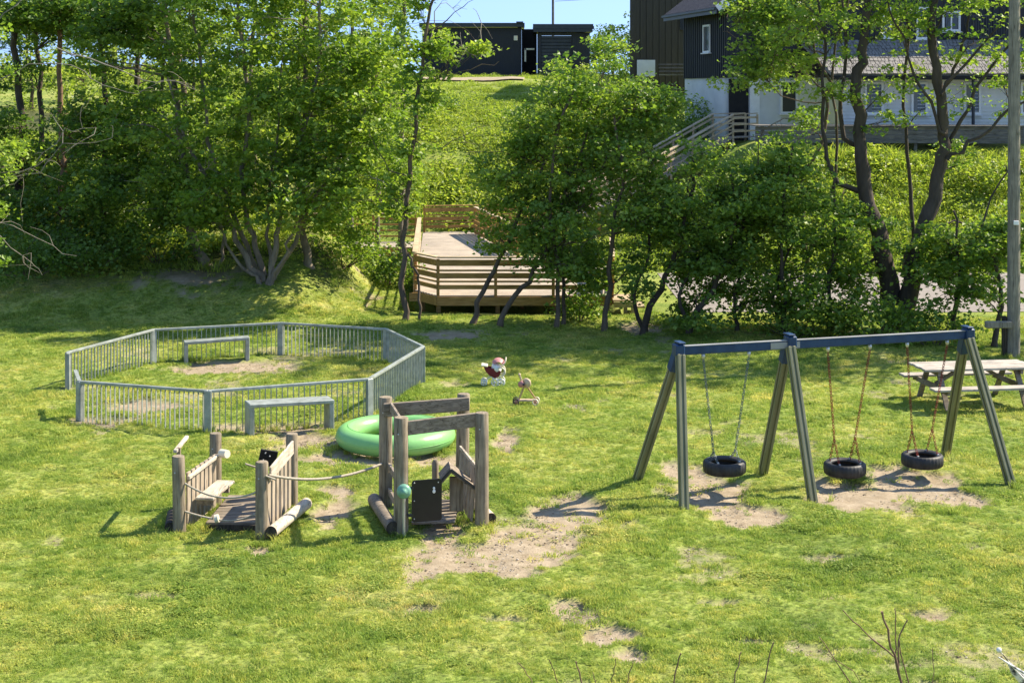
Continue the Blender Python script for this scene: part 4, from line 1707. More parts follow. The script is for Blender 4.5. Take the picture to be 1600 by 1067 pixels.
# ------------------------------------------------------------------ wooden play structures
def post(root, x, y, h, r, lean=(0, 0), mt='wood_z', seed=0):
    z = gz(x, y)
    mb = MB()
    rj = random.Random(seed)
    pts = [(x, y, z - .1), (x + lean[0] * .3, y + lean[1] * .3, z + h * .3), (x + lean[0] * .7, y + lean[1] * .7, z + h * .7), (x + lean[0], y + lean[1], z + h - .015), (x + lean[0], y + lean[1], z + h)]
    mb.tube(pts, [r * 1.02, r, r * .98, r * .97, r * .88], 18, wob=.03, rng=rj)
    o = mb.build('post', M[mt], root)
    bm_ = MB()
    bm_.ell((x + lean[0] - .03, y + lean[1] - r * .95, z + h - .22), (.012, .012, .012), 8, 5)
    bm_.build('bolt', M['bolt'], o)
    return o


def log(root, a, b, r, name='log', mt='wood_x', em='wood_end'):
    mb = MB()
    mb.tube([a, (Vector(a) + Vector(b)) / 2, b], [r, r * .98, r], 16, caps=False)
    o = mb.build(name, M[mt], root)
    d = (Vector(b) - Vector(a)).normalized()
    for p, s_ in ((Vector(a), -1), (Vector(b), 1)):
        MB().tube([p - d * s_ * .01, p + d * s_ * .004], [r * .93, r * .93], 16).build('end_grain', M[em], o)
    return o


def rope(mb, a, b, sag, r=.014):
    a, b = Vector(a), Vector(b)
    pts = []
    for i in range(15):
        t = i / 14
        p = a.lerp(b, t)
        p.z -= sag * 4 * t * (1 - t)
        pts.append(p)
    mb.tube(pts, r, 7)


# small unit with bench and slatted sides
P1, P2, P3, P4 = (-4.65, 20.6), (-4.43, 22.0), (-3.47, 20.42), (-3.29, 22.0)
pu = thing('play_bench_unit', 'low weathered wooden play unit with four round posts, slatted sides and a bench', 'playground equipment', (-3.96, 21.2, gz(-3.96, 21.2)))
for i, p in enumerate((P1, P2, P3, P4)):
    post(pu, p[0], p[1], 1.07, .09, seed=i, lean=(-.02, 0) if i == 0 else (0, 0))


def slat_wall(root, a, b, z0, z1, n, t0=0.0, t1=1.0, off=0.0, topslope=0, w=.62, mt='slat'):
    A_, B_ = Vector((*a, 0)), Vector((*b, 0))
    d = (B_ - A_).normalized()
    s_ = Vector((d.y, -d.x, 0)) * off
    mb = MB()
    Lt = (B_ - A_).length * (t1 - t0)
    for i in range(n):
        t = t0 + (t1 - t0) * (i + .5) / n
        p = A_.lerp(B_, t) + s_
        zt = z1 + topslope * ((i + .5) / n)
        g = gz(p.x, p.y)
        mb.bar((p.x, p.y, g + z0), (p.x, p.y, g + zt), .025, Lt / n * w, up=d)
    o = mb.build('slat_side', M[mt], root)
    return o, A_.lerp(B_, t0) + s_, A_.lerp(B_, t1) + s_


o, a, b = slat_wall(pu, P1, P2, .02, .80, 7, .08, .92, .05, .0, .70)
MB().bar((a.x + .03, a.y, .74), (b.x + .03, b.y, .76), .05, .05, bev=.008).build('rail', M['wood_pale'], pu)
mb = MB()
mb.bbox((-4.30, 21.33, .40), (.27, .95, .04), rz=-.13, b=.008)
mb.build('bench', M['wood_pale'], pu)
mb = MB()
mb.box((-4.37, 21.0, .33), (.25, .05, .1), rz=-.13)
mb.box((-4.28, 21.65, .33), (.25, .05, .1), rz=-.13)
mb.build('bench_support', M['wood_y'], pu)
o, a, b = slat_wall(pu, P3, P4, .05, .82, 6, .08, .9, .03)
MB().bar((P3[0] + .10, P3[1] + .1, .84), (P4[0] + .05, P4[1] - .25, .92), .035, .2, bev=.01).build('top_board', M['wood_pale'], pu)
# leaning board at the back left, floor, side logs
mb = MB()
mb.bar((-4.74, 20.72, 1.11), (-4.86, 22.0, 1.01), .06, .05, bev=.01)
MB().box((-4.72, 20.85, 1.07), (.05, .05, .12)).build('spacer', M['wood_z'], pu)
mb.build('top_rail', M['wood_pale'], pu)
MB().tube([(-4.32, 21.86, .80), (-4.21, 21.78, .81)], [.065, .06], 16).build('drum', M['cream'], pu)
mb = MB()
for i in range(10):
    mb.bbox((-3.88 + .008 * i, 20.78 + i * .128, .09 + .004 * i), (.86, .122, .04), rz=-.02, b=.006)
mb.build('floor', M['wood_x'], pu)
mb = MB()
mb.bar((-4.28, 20.74, .04), (-3.50, 20.70, .04), .05, .08)
mb.build('floor_edge', M['wood_end'], pu)
log(pu, (-3.32, 20.3, .1), (-3.02, 21.65, .12), .085, mt='wood_pale')
log(pu, (-4.80, 20.62, .07), (-4.92, 21.3, .07), .07, mt='wood_end')
mb = MB()
mb.bbox((-3.60, 21.7, .77), (.26, .03, .24), mtx=Matrix.Rotation(.3, 3, 'Z') @ Matrix.Rotation(.22, 3, 'Y'), b=.02)
o = mb.build('panel', M['black_plate'], pu)
mb = MB()
for (dx, dz) in ((-.03, .05), (.03, .0), (-.06, -.05)):
    mb.ell((-3.60 + dx, 21.675 + dx * .3, .80 + dz), (.012, .008, .014), 8, 5)
mb.build('bolt', M['bolt'], o)
mb = MB()
rope(mb, (P1[0] + .08, P1[1] - .03, .70), (P3[0] - .08, P3[1] - .03, .62), .13)
mb.build('rope', M['rope'], pu)
mb = MB()
rope(mb, (P1[0] + .08, P1[1] - .03, .31), (-4.18, 20.6, .20), .01)
mb.build('rope', M['rope'], pu)
mb = MB()
rope(mb, (-4.12, 20.62, .18), (-3.52, 20.62, .30), .06)
mb.build('rope', M['rope'], pu)
mb = MB()
rope(mb, (-3.95, 21.8, .66), (-3.68, 21.85, .56), .0)
mb.build('rope', M['rope'], pu)
mb = MB()
rope(mb, (P3[0] + .06, P3[1] - .06, .86), (-3.28, 20.4, .80), -.0)
mb.build('rope', M['rope'], pu)
mb = MB()
mb.tube([(-4.16, 20.62, .19), (-4.11, 20.62, .20)], .06, 16)
mb.build('pulley', M['cream'], pu)

# tall gateway unit
Q1, Q2, Q3, Q4 = (-1.555, 20.62), (-.43, 20.97), (-1.88, 21.9), (-.76, 22.2)
gu = thing('play_gateway_unit', 'tall weathered wooden play gateway of round posts and crossbeams with a black panel', 'playground equipment', (-1.15, 21.4, gz(-1.15, 21.4)))
post(gu, *Q1, 1.64, .105, seed=11)
post(gu, *Q2, 1.63, .10, seed=12)
post(gu, *Q3, 1.63, .10, seed=13)
post(gu, *Q4, 1.65, .10, seed=14, lean=(.03, 0))
MB().bar((Q1[0] + .09, Q1[1] - .0, 1.46), (Q2[0] - .08, Q2[1] - .0, 1.50), .05, .2, bev=.008).build('crossbeam', M['wood_x'], gu)
MB().bar((Q3[0] - .02, Q3[1] - .13, 1.46), (Q4[0] + .12, Q4[1] - .13, 1.49), .05, .2, bev=.008).build('crossbeam', M['wood_x'], gu)
mb = MB()
mb.bar((Q3[0] + .09, Q3[1] - .1, 1.50), (Q1[0] + .0, Q1[1] + .1, 1.50), .04, .13, bev=.006)
mb.build('side_beam', M['wood_y'], gu)
for z in (.62, .25):
    MB().bar((Q3[0] + .06, Q3[1] - .08, z), (Q1[0] + .0, Q1[1] + .1, z), .045, .1, bev=.006).build('rung', M['wood_y'], gu)
log(gu, (-1.66, 20.52, .09), (-2.06, 21.95, .09), .095)
log(gu, (-.30, 21.05, .07), (-.62, 22.0, .09), .08, mt='wood_pale')
# black hinged panel with bolts and a small figure cut-out
pm = Matrix.Rotation(.12, 3, 'Z')
pcn = Vector((-1.19, 20.55, .47))
mb = MB()
w2, h2, rcn = .21, .29, .04
out = []
for (cx, cy, a0) in ((w2 - rcn, h2 - rcn, 0), (-w2 + rcn, h2 - rcn, 90), (-w2 + rcn, -h2 + rcn, 180), (w2 - rcn, -h2 + rcn, 270)):
    for k in range(5):
        an = math.radians(a0 + k * 22.5)
        out.append((cx + rcn * math.cos(an), cy + rcn * math.sin(an)))
mb.poly([pcn + pm @ Vector((x, -.0125, y + x * .05)) for (x, y) in out], .025, nrm=pm @ Vector((0, -1, 0)))
pan = mb.build('panel', M['black_plate'], gu)
mb = MB()
for (x, y) in ((-.175, .25), (-.175, -.25), (-.175, 0), (.16, .25)):
    mb.ell(pcn + pm @ Vector((x, -.017, y)), (.010, .006, .010), 8, 5)
mb.build('bolt', M['bolt'], pan)
mb = MB()
mb.ell(pcn + pm @ Vector((.10, -.016, .17)), (.017, .005, .02), 10, 6)
mb.ell(pcn + pm @ Vector((.10, -.016, .125)), (.022, .005, .028), 10, 6)
mb.build('white_mark', M['white_pl'], pan)
mb = MB()
for z in (-.2, .18):
    mb.box(pcn + pm @ Vector((-.23, .0, z)), (.09, .03, .035))
mb.build('hinge', M['metal_dark'], pan)
# green knob on a thin grey rod
k_ = Vector((-1.50, 20.42, .63))
mb = MB().lathe(k_, [(0, -.05), (.07, -.045), (.10, -.015), (.10, .015), (.07, .045), (.045, .05), (.045, .075), (0, .08)], 24, axis=(0, -1, 0))
mb.build('knob', M['knob_green'], gu)
MB().tube([(-1.50, 20.45, -.02), (-1.50, 20.45, .58)], .022, 10).build('rod', M['bolt'], gu)
MB().tube([(-1.12, 21.5, .1), (-1.12, 21.5, .75), (-1.12, 21.5, .80)], [.05, .05, .03], 12).build('peg', M['wood_z'], gu)
# slatted side leaning in on the right with a strap net above
mb = MB()
q2, q4 = Vector((*Q2, 0)), Vector((*Q4, 0))
dd = (q4 - q2).normalized()
sn = Vector((-dd.y, dd.x, 0))
for i in range(7):
    p = q2.lerp(q4, .12 + .74 * i / 6) + sn * .02
    mb.bar(p + Vector((0, 0, .03)) + sn * .10, p + Vector((0, 0, .80)) + sn * .02, .075, .022, up=sn)
mb.build('slat_side', M['slat'], gu)
MB().bar(q2.lerp(q4, .08) + sn * .05 + Vector((0, 0, .80)), q2.lerp(q4, .90) + sn * .05 + Vector((0, 0, .84)), .03, .05).build('rail', M['wood_pale'], gu)
ra, rb_, rc_ = Vector((-1.02, 21.0, .60)), Vector((-.87, 21.0, .77)), Vector((-.52, 21.02, .50))
bk = Vector((-.05, .40, .03))
for (a, b) in ((ra, rb_), (rb_, rc_)):
    mb = MB()
    mb.poly([a, b, b + bk, a + bk], .03)
    sl_o = mb.build('pitched_slab', M['wood_x'], gu)
    MB().bar(a + Vector((0, -.012, .012)), b + Vector((0, -.012, .012)), .02, .035).build('strap', M['metal_dark'], sl_o)
MB().bbox((-.80, 21.2, .38), (.20, .05, .5), b=.01).build('grey_board', M['wood_z'], gu)
mb = MB()
for i in range(9):
    t = i / 8
    p = Vector((-1.12, 20.95 + .13 * i, .05 + .0 * t))
    mb.bbox(p + Vector((.04 * i / 8, 0, 0)), (.62, .09, .035), rz=.15, b=.006)
mb.build('floor', M['wood_x'], gu)
r_ = MB()
rope(r_, (P3[0] + .1, P3[1] - .02, .86), (Q3[0] - .05, Q3[1] - .1, .66), .13, .02)
tag(r_.build('rope', M['rope'], org=(-2.7, 21, .7)), 'pale slack rope strung between the bench unit and the gateway', 'rope')

# ------------------------------------------------------------------ doll's pram
def wheel(root, c, r, w, axis=(1, 0, 0), rim_m='white_pl', tm='white_pl'):
    c = Vector(c)
    mb = MB()
    pr_ = [(r - .012, -w / 2), (r, -w * .3), (r, w * .3), (r - .012, w / 2), (r - .018, w * .3), (r - .018, -w * .3)]
    mb.lathe(c, pr_, 28, axis=axis, closed=True)
    o = mb.build('wheel', M[tm], root)
    h = MB()
    h.lathe(c, [(0, -w * .5), (.018, -w * .5), (.018, w * .5), (0, w * .5)], 14, axis=axis)
    ax = Vector(axis).normalized()
    u = ax.orthogonal().normalized()
    for k in range(5):
        an = 2 * math.pi * k / 5
        dr = Matrix.Rotation(an, 3, ax) @ u
        h.bar(c + dr * .02, c + dr * (r - .022), .016, .01, up=ax)
    h.build('rim', M[rim_m], o)
    return o


px_, py_ = gpt(772, 600)
zg = gz(px_, py_)
pram = thing('doll_pram', 'small dark red doll pram with white hood and white wheels on the lawn', 'toy pram', (px_, py_, zg))
S = lambda x, y, z: Vector((px_ + x, py_ + y, zg + z))
# body: open tub profile sweeping from the foot (left, high) to the seat
mb = MB()
prof = [(-.22, .42), (-.17, .30), (-.09, .22), (.02, .17), (.10, .20), (.15, .30)]
n = len(prof)
vs = []
for (x, z) in prof:
    for y in (-.12, .12):
        vs.append(S(x, y, z))
fs = [(i * 2, i * 2 + 1, i * 2 + 3, i * 2 + 2) for i in range(n - 1)]
mb.add(vs, fs, True)
for y in (-.12, .12):
    mb.poly([S(x, y, z) for (x, z) in prof] + [S(.06, y, .36), (S(-.10, y, .38))], .012, nrm=(0, -1 if y < 0 else 1, 0))
mb.build('seat', M['red_pl'], pram)
MB().bbox(S(-.20, 0, .425), (.14, .25, .035), b=.012, mtx=Matrix.Rotation(.15, 3, 'Y')).build('footrest', M['cream'], pram)
mb = MB()
mb.ell(S(.05, 0, .36), (.10, .14, .13), 14, 8, mtx=Matrix.Rotation(-.5, 3, 'Y'))
mb.build('cushion', M['white_pl'], pram)
mb = MB()
hood = []
for j in range(9):
    th = math.radians(20 + j * 17)
    for i in range(9):
        y = -.14 + .28 * i / 8
        rr2 = .15 * math.sqrt(max(.05, 1 - (y / .17) ** 2))
        hood.append(S(.09 + math.cos(th) * rr2, y, .43 + math.sin(th) * rr2))
mb.add(hood, [(j * 9 + i, j * 9 + i + 1, (j + 1) * 9 + i + 1, (j + 1) * 9 + i) for j in range(8) for i in range(8)], True)
hd = mb.build('hood', M['pink'], pram)
mb = MB()
mb.tube([S(.17, -.14, .42), S(.235, -.14, .50), S(.25, -.14, .56), S(.25, .14, .56), S(.235, .14, .50), S(.17, .14, .42)], .012, 8)
mb.build('handle', M['cream'], pram)
mb = MB()
mb.tube([S(.14 + .09 * math.cos(a_), -.13, .30 + .09 * math.sin(a_)) for a_ in np.linspace(-1.6, 2.2, 12)], .018, 8)
mb.tube([S(.14 + .09 * math.cos(a_), .13, .30 + .09 * math.sin(a_)) for a_ in np.linspace(-1.6, 2.2, 12)], .018, 8)
mb.build('armrest', M['cream'], pram)
mb = MB()
for y in (-.11, .11):
    mb.tube([S(-.20, y, .09), S(-.06, y, .2), S(.14, y, .07)], .009, 6)
    mb.tube([S(-.03, y, .18), S(.0, y, .07)], .009, 6)
mb.build('frame', M['white_pl'], pram)
for (x, y, r) in ((-.21, -.11, .07), (-.21, .11, .07), (.02, -.14, .085), (.15, -.14, .085), (.15, .14, .085)):
    wheel(pram, S(x, y, r), r, .035, axis=(.25, 1, 0))

# ------------------------------------------------------------------ toy ride-on trike
tx, ty = gpt(822, 632)
zg = gz(tx, ty)
tk = thing('toy_trike', 'pale wooden ride-on toy with two upright arms and small wheels on the lawn', 'ride-on toy', (tx, ty, zg))
S = lambda x, y, z: Vector((tx + x, ty + y, zg + z))
mb = MB()
mb.bbox(S(.0, 0, .085), (.36, .12, .035), b=.01)
mb.build('base', M['toy_pale'], tk)
mb = MB()
mb.bar(S(-.14, 0, .10), S(-.02, 0, .40), .09, .03, up=(1, 0, 0), bev=.008)
mb.build('upright', M['toy_wood'], tk)
mb = MB()
mb.bar(S(.18, 0, .12), S(-.06, 0, .47), .03, .03, up=(1, 0, 0), bev=.008)
mb.build('brace', M['toy_wood'], tk)
mb = MB()
mb.bar(S(-.07, 0, .42), S(-.13, 0, .58), .03, .035, up=(1, 0, 0), bev=.01)
mb.ell(S(-.13, 0, .585), (.03, .03, .03), 10, 6)
mb.build('handle', M['toy_pale'], tk)
mb = MB()
mb.lathe(S(.01, 0, .42), [(0, -.03), (.085, -.03), (.10, 0), (.085, .03), (0, .03)], 22, axis=(.5, 1, 0))
mb.build('head', M['toy_pale'], tk)
MB().lathe(S(-.10, -.03, .40), [(0, -.015), (.06, -.015), (.065, .015), (0, .015)], 18, axis=(.3, 1, 0)).build('horn', M['pink'], tk)
MB().ell(S(-.05, -.05, .40), (.024, .02, .024), 10, 6).build('button', M['metal_dark'], tk)
for (x, y) in ((-.20, -.09), (-.20, .09), (.18, -.1), (.21, .1)):
    wheel(tk, S(x, y, .065), .065, .035, axis=(.35, 1, 0), rim_m='pink', tm='cream' if x > 0 else 'metal_dark')

# ------------------------------------------------------------------ trees
DENS = 1.0


def stem(pix, d, r0, r1, root=True):
    return {'p': P_(pix, d), 'r': (r0, r1), 'root': root}


def based(px, d):
    return ((px - 800) / F * d, d)


def bpx(px, d):
    """pixel row of the ground under pixel column px at distance d"""
    x, y = based(px, d)
    return YH + (CH - gz(x, y)) * F / d


WG = 'woodland trees on the left bank'
# multi-stemmed broad tree
d = 41.5
b = bpx(418, d)
tree('tree', 'broad tree with many fanning stems from one base on the bank behind the court', based(418, d),
     [stem([(412, b), (378, 390), (348, 320), (300, 240), (262, 120)], d, .10, .03),
      stem([(418, b), (424, 400), (418, 330), (432, 230), (440, 100)], d + .2, .075, .02),
      stem([(406, b), (372, 410), (340, 350), (300, 300)], d - .2, .06, .02),
      stem([(422, b), (440, 410), (462, 350), (470, 260)], d - .3, .065, .02),
      stem([(415, b), (398, 385), (380, 300), (388, 150), (372, 0), (380, -120)], d + .3, .10, .035),
      stem([(420, b), (432, 385), (445, 300), (482, 180), (500, 50), (505, -100)], d - .2, .10, .035),
      stem([(424, b), (452, 395), (480, 330), (525, 260), (572, 170)], d, .085, .025),
      stem([(409, b), (390, 400), (362, 330), (332, 240), (318, 150), (300, 0), (295, -100)], d + .6, .09, .03)],
     [E_(360, 200, 120, 120, 90, d, 2.2), E_(500, 170, 130, 110, 90, d, 2.2), E_(420, 20, 170, 90, 100, d, 2.3), E_(480, 300, 130, 60, 60, d - .8, 1.6),
      E_(330, 320, 80, 60, 38, d - .5, 1.5), E_(560, 240, 90, 80, 46, d, 1.5), E_(420, -90, 160, 70, 60, d, 2), E_(575, 90, 70, 90, 36, d, 1.4)],
     lmat='leaf_bright', bmat='bark_pale', seed=11, group=WG, bare=10, hole=.33, density=1.3, leaf=.14)
# curved pale trunk
d = 42.5
b = bpx(322, d)
tree('tree', 'tree with a thick pale trunk curving left at its base beside the fanning one', based(325, d),
     [stem([(328, b), (318, 415), (303, 380), (298, 345), (290, 260), (270, 120), (262, -60)], d, .2, .05),
      stem([(333, b), (345, 410), (352, 360), (340, 280)], d, .08, .02)],
     [E_(250, 230, 110, 90, 66, d, 2), E_(240, 80, 130, 80, 70, d + .5, 2), E_(290, -40, 120, 60, 45, d, 1.8), E_(290, 310, 60, 50, 26, d, 1.2)],
     lmat='leaf', bmat='bark_pale', seed=12, group=WG, bare=8, density=1.3, leaf=.14)
# straight trunk to the right of it
d = 42.8
b = bpx(480, d)
tree('tree', 'straight-trunked tree on the sunny mound between the fanning tree and the deck', based(482, d),
     [stem([(483, b), (476, 380), (470, 250), (478, 100), (470, -80)], d, .14, .05)],
     [E_(480, 60, 90, 80, 40, d + 1, 1.6), E_(540, 330, 80, 50, 34, d, 1.4), E_(610, 260, 60, 80, 40, d + 1, 1.4), E_(600, 120, 60, 100, 44, d + 1.5, 1.4)],
     lmat='leaf_bright', bmat='bark_pale', seed=13, group=WG, density=1.4, leaf=.13)
# slim tree in front of the deck corner
d = 39.4
b = bpx(632, d)
tree('tree', 'slender solitary tree in front of the left deck corner, leaning to the right', based(632, d),
     [stem([(632, b), (630, 420), (634, 330), (645, 230), (660, 110), (668, 40), (690, -60)], d, .085, .035),
      stem([(645, 225), (690, 232), (765, 195)], d, .02, .006, False), stem([(658, 130), (720, 112), (780, 96)], d, .025, .006, False),
      stem([(667, 50), (705, 25), (740, 0)], d, .022, .006, False), stem([(640, 280), (600, 250), (575, 200)], d, .022, .006, False),
      stem([(654, b), (655, 455), (648, 420), (636, 395)], d, .04, .03)],
     [E_(690, 65, 50, 38, 20, d, .8), E_(650, 130, 40, 60, 16, d, .7), E_(670, -20, 60, 40, 16, d, .8), E_(622, 300, 28, 50, 10, d, .5), E_(740, 75, 30, 14, 8, d, .4), E_(655, 200, 40, 60, 18, d, .7), E_(620, 250, 36, 60, 16, d, .7), E_(640, 40, 44, 60, 16, d, .8)],
     lmat='leaf_bright', bmat='bark', seed=14, group=WG, nleaf=34, cr=.28, hole=.3, bare=7)
# dark wood at the left: trunk pixel, distance, trunk radius, crowns
dark = [
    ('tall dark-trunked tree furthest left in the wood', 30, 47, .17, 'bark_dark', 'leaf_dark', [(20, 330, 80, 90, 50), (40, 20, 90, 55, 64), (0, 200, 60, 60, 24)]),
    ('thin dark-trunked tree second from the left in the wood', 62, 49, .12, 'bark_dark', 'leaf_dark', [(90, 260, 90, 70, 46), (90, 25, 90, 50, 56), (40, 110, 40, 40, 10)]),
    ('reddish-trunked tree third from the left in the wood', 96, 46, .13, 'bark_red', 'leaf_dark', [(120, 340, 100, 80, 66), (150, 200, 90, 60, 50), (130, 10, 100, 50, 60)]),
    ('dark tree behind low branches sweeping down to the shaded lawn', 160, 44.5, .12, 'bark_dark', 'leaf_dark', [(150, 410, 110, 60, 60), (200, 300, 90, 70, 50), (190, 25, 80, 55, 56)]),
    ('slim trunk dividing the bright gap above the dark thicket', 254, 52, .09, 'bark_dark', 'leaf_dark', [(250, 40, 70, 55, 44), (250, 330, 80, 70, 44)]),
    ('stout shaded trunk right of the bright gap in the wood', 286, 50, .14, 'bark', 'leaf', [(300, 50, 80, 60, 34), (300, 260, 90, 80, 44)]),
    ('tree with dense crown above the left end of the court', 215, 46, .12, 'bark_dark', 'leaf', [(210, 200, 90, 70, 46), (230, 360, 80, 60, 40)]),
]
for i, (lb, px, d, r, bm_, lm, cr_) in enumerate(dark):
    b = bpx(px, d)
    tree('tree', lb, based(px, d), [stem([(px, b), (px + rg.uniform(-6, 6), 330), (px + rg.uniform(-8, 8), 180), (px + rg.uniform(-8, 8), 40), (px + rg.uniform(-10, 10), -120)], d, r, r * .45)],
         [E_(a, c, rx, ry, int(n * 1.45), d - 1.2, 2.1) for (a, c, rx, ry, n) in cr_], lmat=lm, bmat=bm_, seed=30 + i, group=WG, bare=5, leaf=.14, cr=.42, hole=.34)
# slim pale trunks behind the broad tree
for i, (lb, px, d) in enumerate([('slim pale trunk just left of the bright hillside, nearest of four', 628, 50), ('slim pale trunk second from the bright hillside', 590, 53),
                                 ('slim pale trunk behind the straight-trunked tree', 548, 52), ('slim pale trunk behind the fanning stems', 468, 54), ('slim trunk rising behind the middle of the broad tree', 395, 53)]):
    b = bpx(px, d)
    tree('tree', lb, based(px, d), [stem([(px, b), (px + 3, 250), (px - 3, 120), (px + 4, 0), (px, -100)], d, .1, .05)],
         [E_(px, 90, 55, 70, 20, d, 1.4), E_(px - 10, 220, 55, 60, 17, d, 1.3), E_(px, -10, 55, 50, 15, d, 1.3)] if i else [E_(px - 14, 130, 30, 90, 16, d, 1.0), E_(px - 20, -10, 50, 50, 15, d, 1.2)],
         lmat='leaf_bright', bmat='bark_pale', seed=50 + i, group=WG, leaf=.14, cr=.42, nleaf=42, density=1.7, hole=.33)
# near tree whose branches come in from the left edge
d = 31
tree('tree', 'bright-leaved tree at the left picture edge reaching bare pale branches over the lawn edge', (-12.6, d),
     [{'p': [(-12.6, d, 0), (-12.5, d, 2.5), (-12.7, d, 5), (-12.6, d, 9)], 'r': (.16, .06), 'root': True}],
     [E_(-40, 270, 62, 90, 46, d, 1.4), E_(-60, 80, 70, 90, 30, d, 1.4), E_(-30, 400, 30, 40, 8, d, .8)],
     lmat='leaf_bright', bmat='bark_pale', seed=61, group=WG, leaf=.10, cr=.3)
# its bare low limbs
tr_ = [o for o in SC.objects if o.get('label', '').startswith('bright-leaved tree at the left')][0]
rq = np.random.RandomState(3)
for pl in ([(-150, 330), (-60, 330), (0, 345), (60, 372), (120, 400)], [(-150, 330), (-40, 360), (0, 372), (50, 412), (66, 430)], [(-150, 160), (-20, 140), (50, 98), (110, 100), (160, 135), (215, 147)],
           [(-150, 300), (-20, 290), (50, 262), (100, 205), (150, 200)], [(-150, 260), (0, 278), (60, 270), (95, 228), (175, 216)], [(90, 75), (160, 98), (220, 125), (275, 128), (310, 142)],
           [(-100, 60), (0, 30), (30, 0), (50, -30)], [(-150, 300), (0, 300), (20, 285), (66, 250)]):
    P = P_(pl, d + 1)
    mb = MB()
    Q = []
    for i in range(len(P) - 1):
        for t in (0, .33, .66):
            Q.append(P[i] + (P[i + 1] - P[i]) * t + rq.normal(size=3) * .035)
    Q.append(P[-1])
    mb.tube(Q, np.linspace(.018, .005, len(Q)), 5, caps=False)
    for k in range(4):
        s_ = Q[rq.randint(len(Q) // 2, len(Q))]
        mb.tube(curve(s_, s_ + rq.normal(size=3) * (.45, .4, .3), rq, 3, .08, .12), [.008, .007, .005, .003], 3, caps=False)
    mb.build('branch', M['twig'], tr_)

# thin-trunked row in front of the deck and along the road
RG = 'thin leaning trees in a row along the road'
row = [
    ('leaning thin tree at the left end of the row, before the deck railing', 735, 39.0, [(735, 0), (765, -70), (800, -140), (850, -250), (880, -330)], .08, 'leaf_bright', [(850, 205, 70, 55, 40), (800, 275, 65, 60, 36), (890, 130, 50, 40, 18), (780, 350, 40, 50, 16)]),
    ('second leaning trunk before the deck railing, bent further right', 780, 38.6, [(780, 0), (815, -60), (850, -110), (880, -200), (930, -330)], .085, 'leaf_bright', [(930, 160, 70, 55, 40), (880, 250, 60, 60, 30), (950, 90, 40, 30, 10)]),
    ('upright thin tree before the middle of the deck', 868, 38.2, [(868, 0), (872, -80), (860, -170), (870, -300), (900, -380)], .07, 'leaf', [(860, 330, 60, 60, 36), (930, 310, 50, 50, 20), (880, 410, 50, 40, 24), (905, 350, 60, 50, 26), (830, 380, 40, 40, 12)]),
    ('slim twin stem close beside the upright tree at mid deck', 880, 38.8, [(880, 0), (878, -90), (890, -200), (940, -320)], .06, 'leaf', [(960, 240, 70, 60, 36), (1000, 160, 60, 50, 28), (900, 390, 50, 45, 22), (930, 440, 35, 35, 10)]),
    ('thin tree before the right corner of the deck', 943, 37.8, [(943, 0), (955, -70), (958, -150), (975, -250), (960, -340)], .085, 'leaf', [(985, 220, 65, 65, 36), (1000, 340, 60, 60, 34), (1030, 160, 40, 34, 14), (985, 430, 40, 50, 12)]),
    ('strongly leaning dark tree just right of the deck', 1004, 37.6, [(1004, 0), (1025, -60), (1050, -110), (1075, -200), (1082, -270)], .1, 'leaf', [(1060, 320, 75, 60, 42), (1085, 250, 50, 30, 8), (1090, 380, 70, 40, 26), (1040, 420, 45, 45, 14)]),
    ('forked low tree with bushy skirt left of the swing beam end', 1075, 37.2, [(1075, 0), (1100, -50), (1130, -110), (1150, -200), (1142, -250)], .09, 'leaf', [(1130, 350, 80, 70, 56), (1168, 290, 60, 48, 24), (1100, 440, 60, 50, 30), (1090, 490, 50, 30, 16), (1130, 450, 50, 40, 10)]),
    ('thin tree behind the first bay of the swing frame', 1152, 37.6, [(1152, 0), (1148, -60), (1160, -140), (1170, -220)], .06, 'leaf', [(1195, 310, 66, 60, 36), (1180, 400, 60, 60, 34), (1175, 470, 55, 36, 10), (1220, 240, 50, 40, 10)]),
    ('bushy tree behind the middle swing leg', 1222, 37.2, [(1222, 0), (1228, -60), (1220, -150), (1240, -300)], .075, 'leaf', [(1240, 360, 70, 60, 44), (1230, 450, 60, 50, 26), (1250, 280, 50, 50, 22)]),
    ('bushy tree with low foliage behind the second swing bay', 1300, 37.6, [(1300, 0), (1295, -70), (1305, -150), (1300, -260)], .065, 'leaf', [(1300, 430, 60, 60, 30), (1320, 350, 50, 50, 22), (1290, 490, 50, 30, 12)]),
    ('small dark tree between the double-trunked tree and the pole', 1492, 36.6, [(1492, 0), (1493, -70), (1500, -120), (1490, -200)], .075, 'leaf', [(1500, 380, 70, 40, 30), (1460, 440, 50, 40, 16), (1520, 440, 50, 36, 14)]),
    ('low leaning tree close to the foot of the utility pole', 1553, 35.6, [(1553, 0), (1562, -50), (1560, -110), (1545, -170)], .08, 'leaf', [(1560, 400, 60, 36, 26), (1590, 350, 50, 40, 18), (1540, 460, 50, 26, 12)]),
]
for i, (lb, px, d, offs, r, lm, cr_) in enumerate(row):
    b = bpx(px, d)
    st = [stem([(q, b + o) for (q, o) in offs], d, r, r * .35)]
    if i in (5, 6, 8, 9):
        st.append(stem([(px + 4, b), (px - 14, b - 60), (px + 10, b - 130), (px + 4, b - 210)], d + .3, r * .7, r * .25))
    if i in (2, 4, 10):
        st.append(stem([(offs[2][0], b + offs[2][1] + 20), (px + 50, b - 200), (px + 80, b - 270)], d, r * .5, r * .2, False))
    tree('tree', lb, based(px, d), st, [E_(a, c, rx, ry, int(n * 1.4), d + .2, 1.6) for (a, c, rx, ry, n) in cr_], lmat=lm, bmat='bark_dark' if i > 4 else 'bark', seed=80 + i, group=RG, nleaf=44, leaf=.115, cr=.34, hole=.40, bare=3, twigmat='bark')

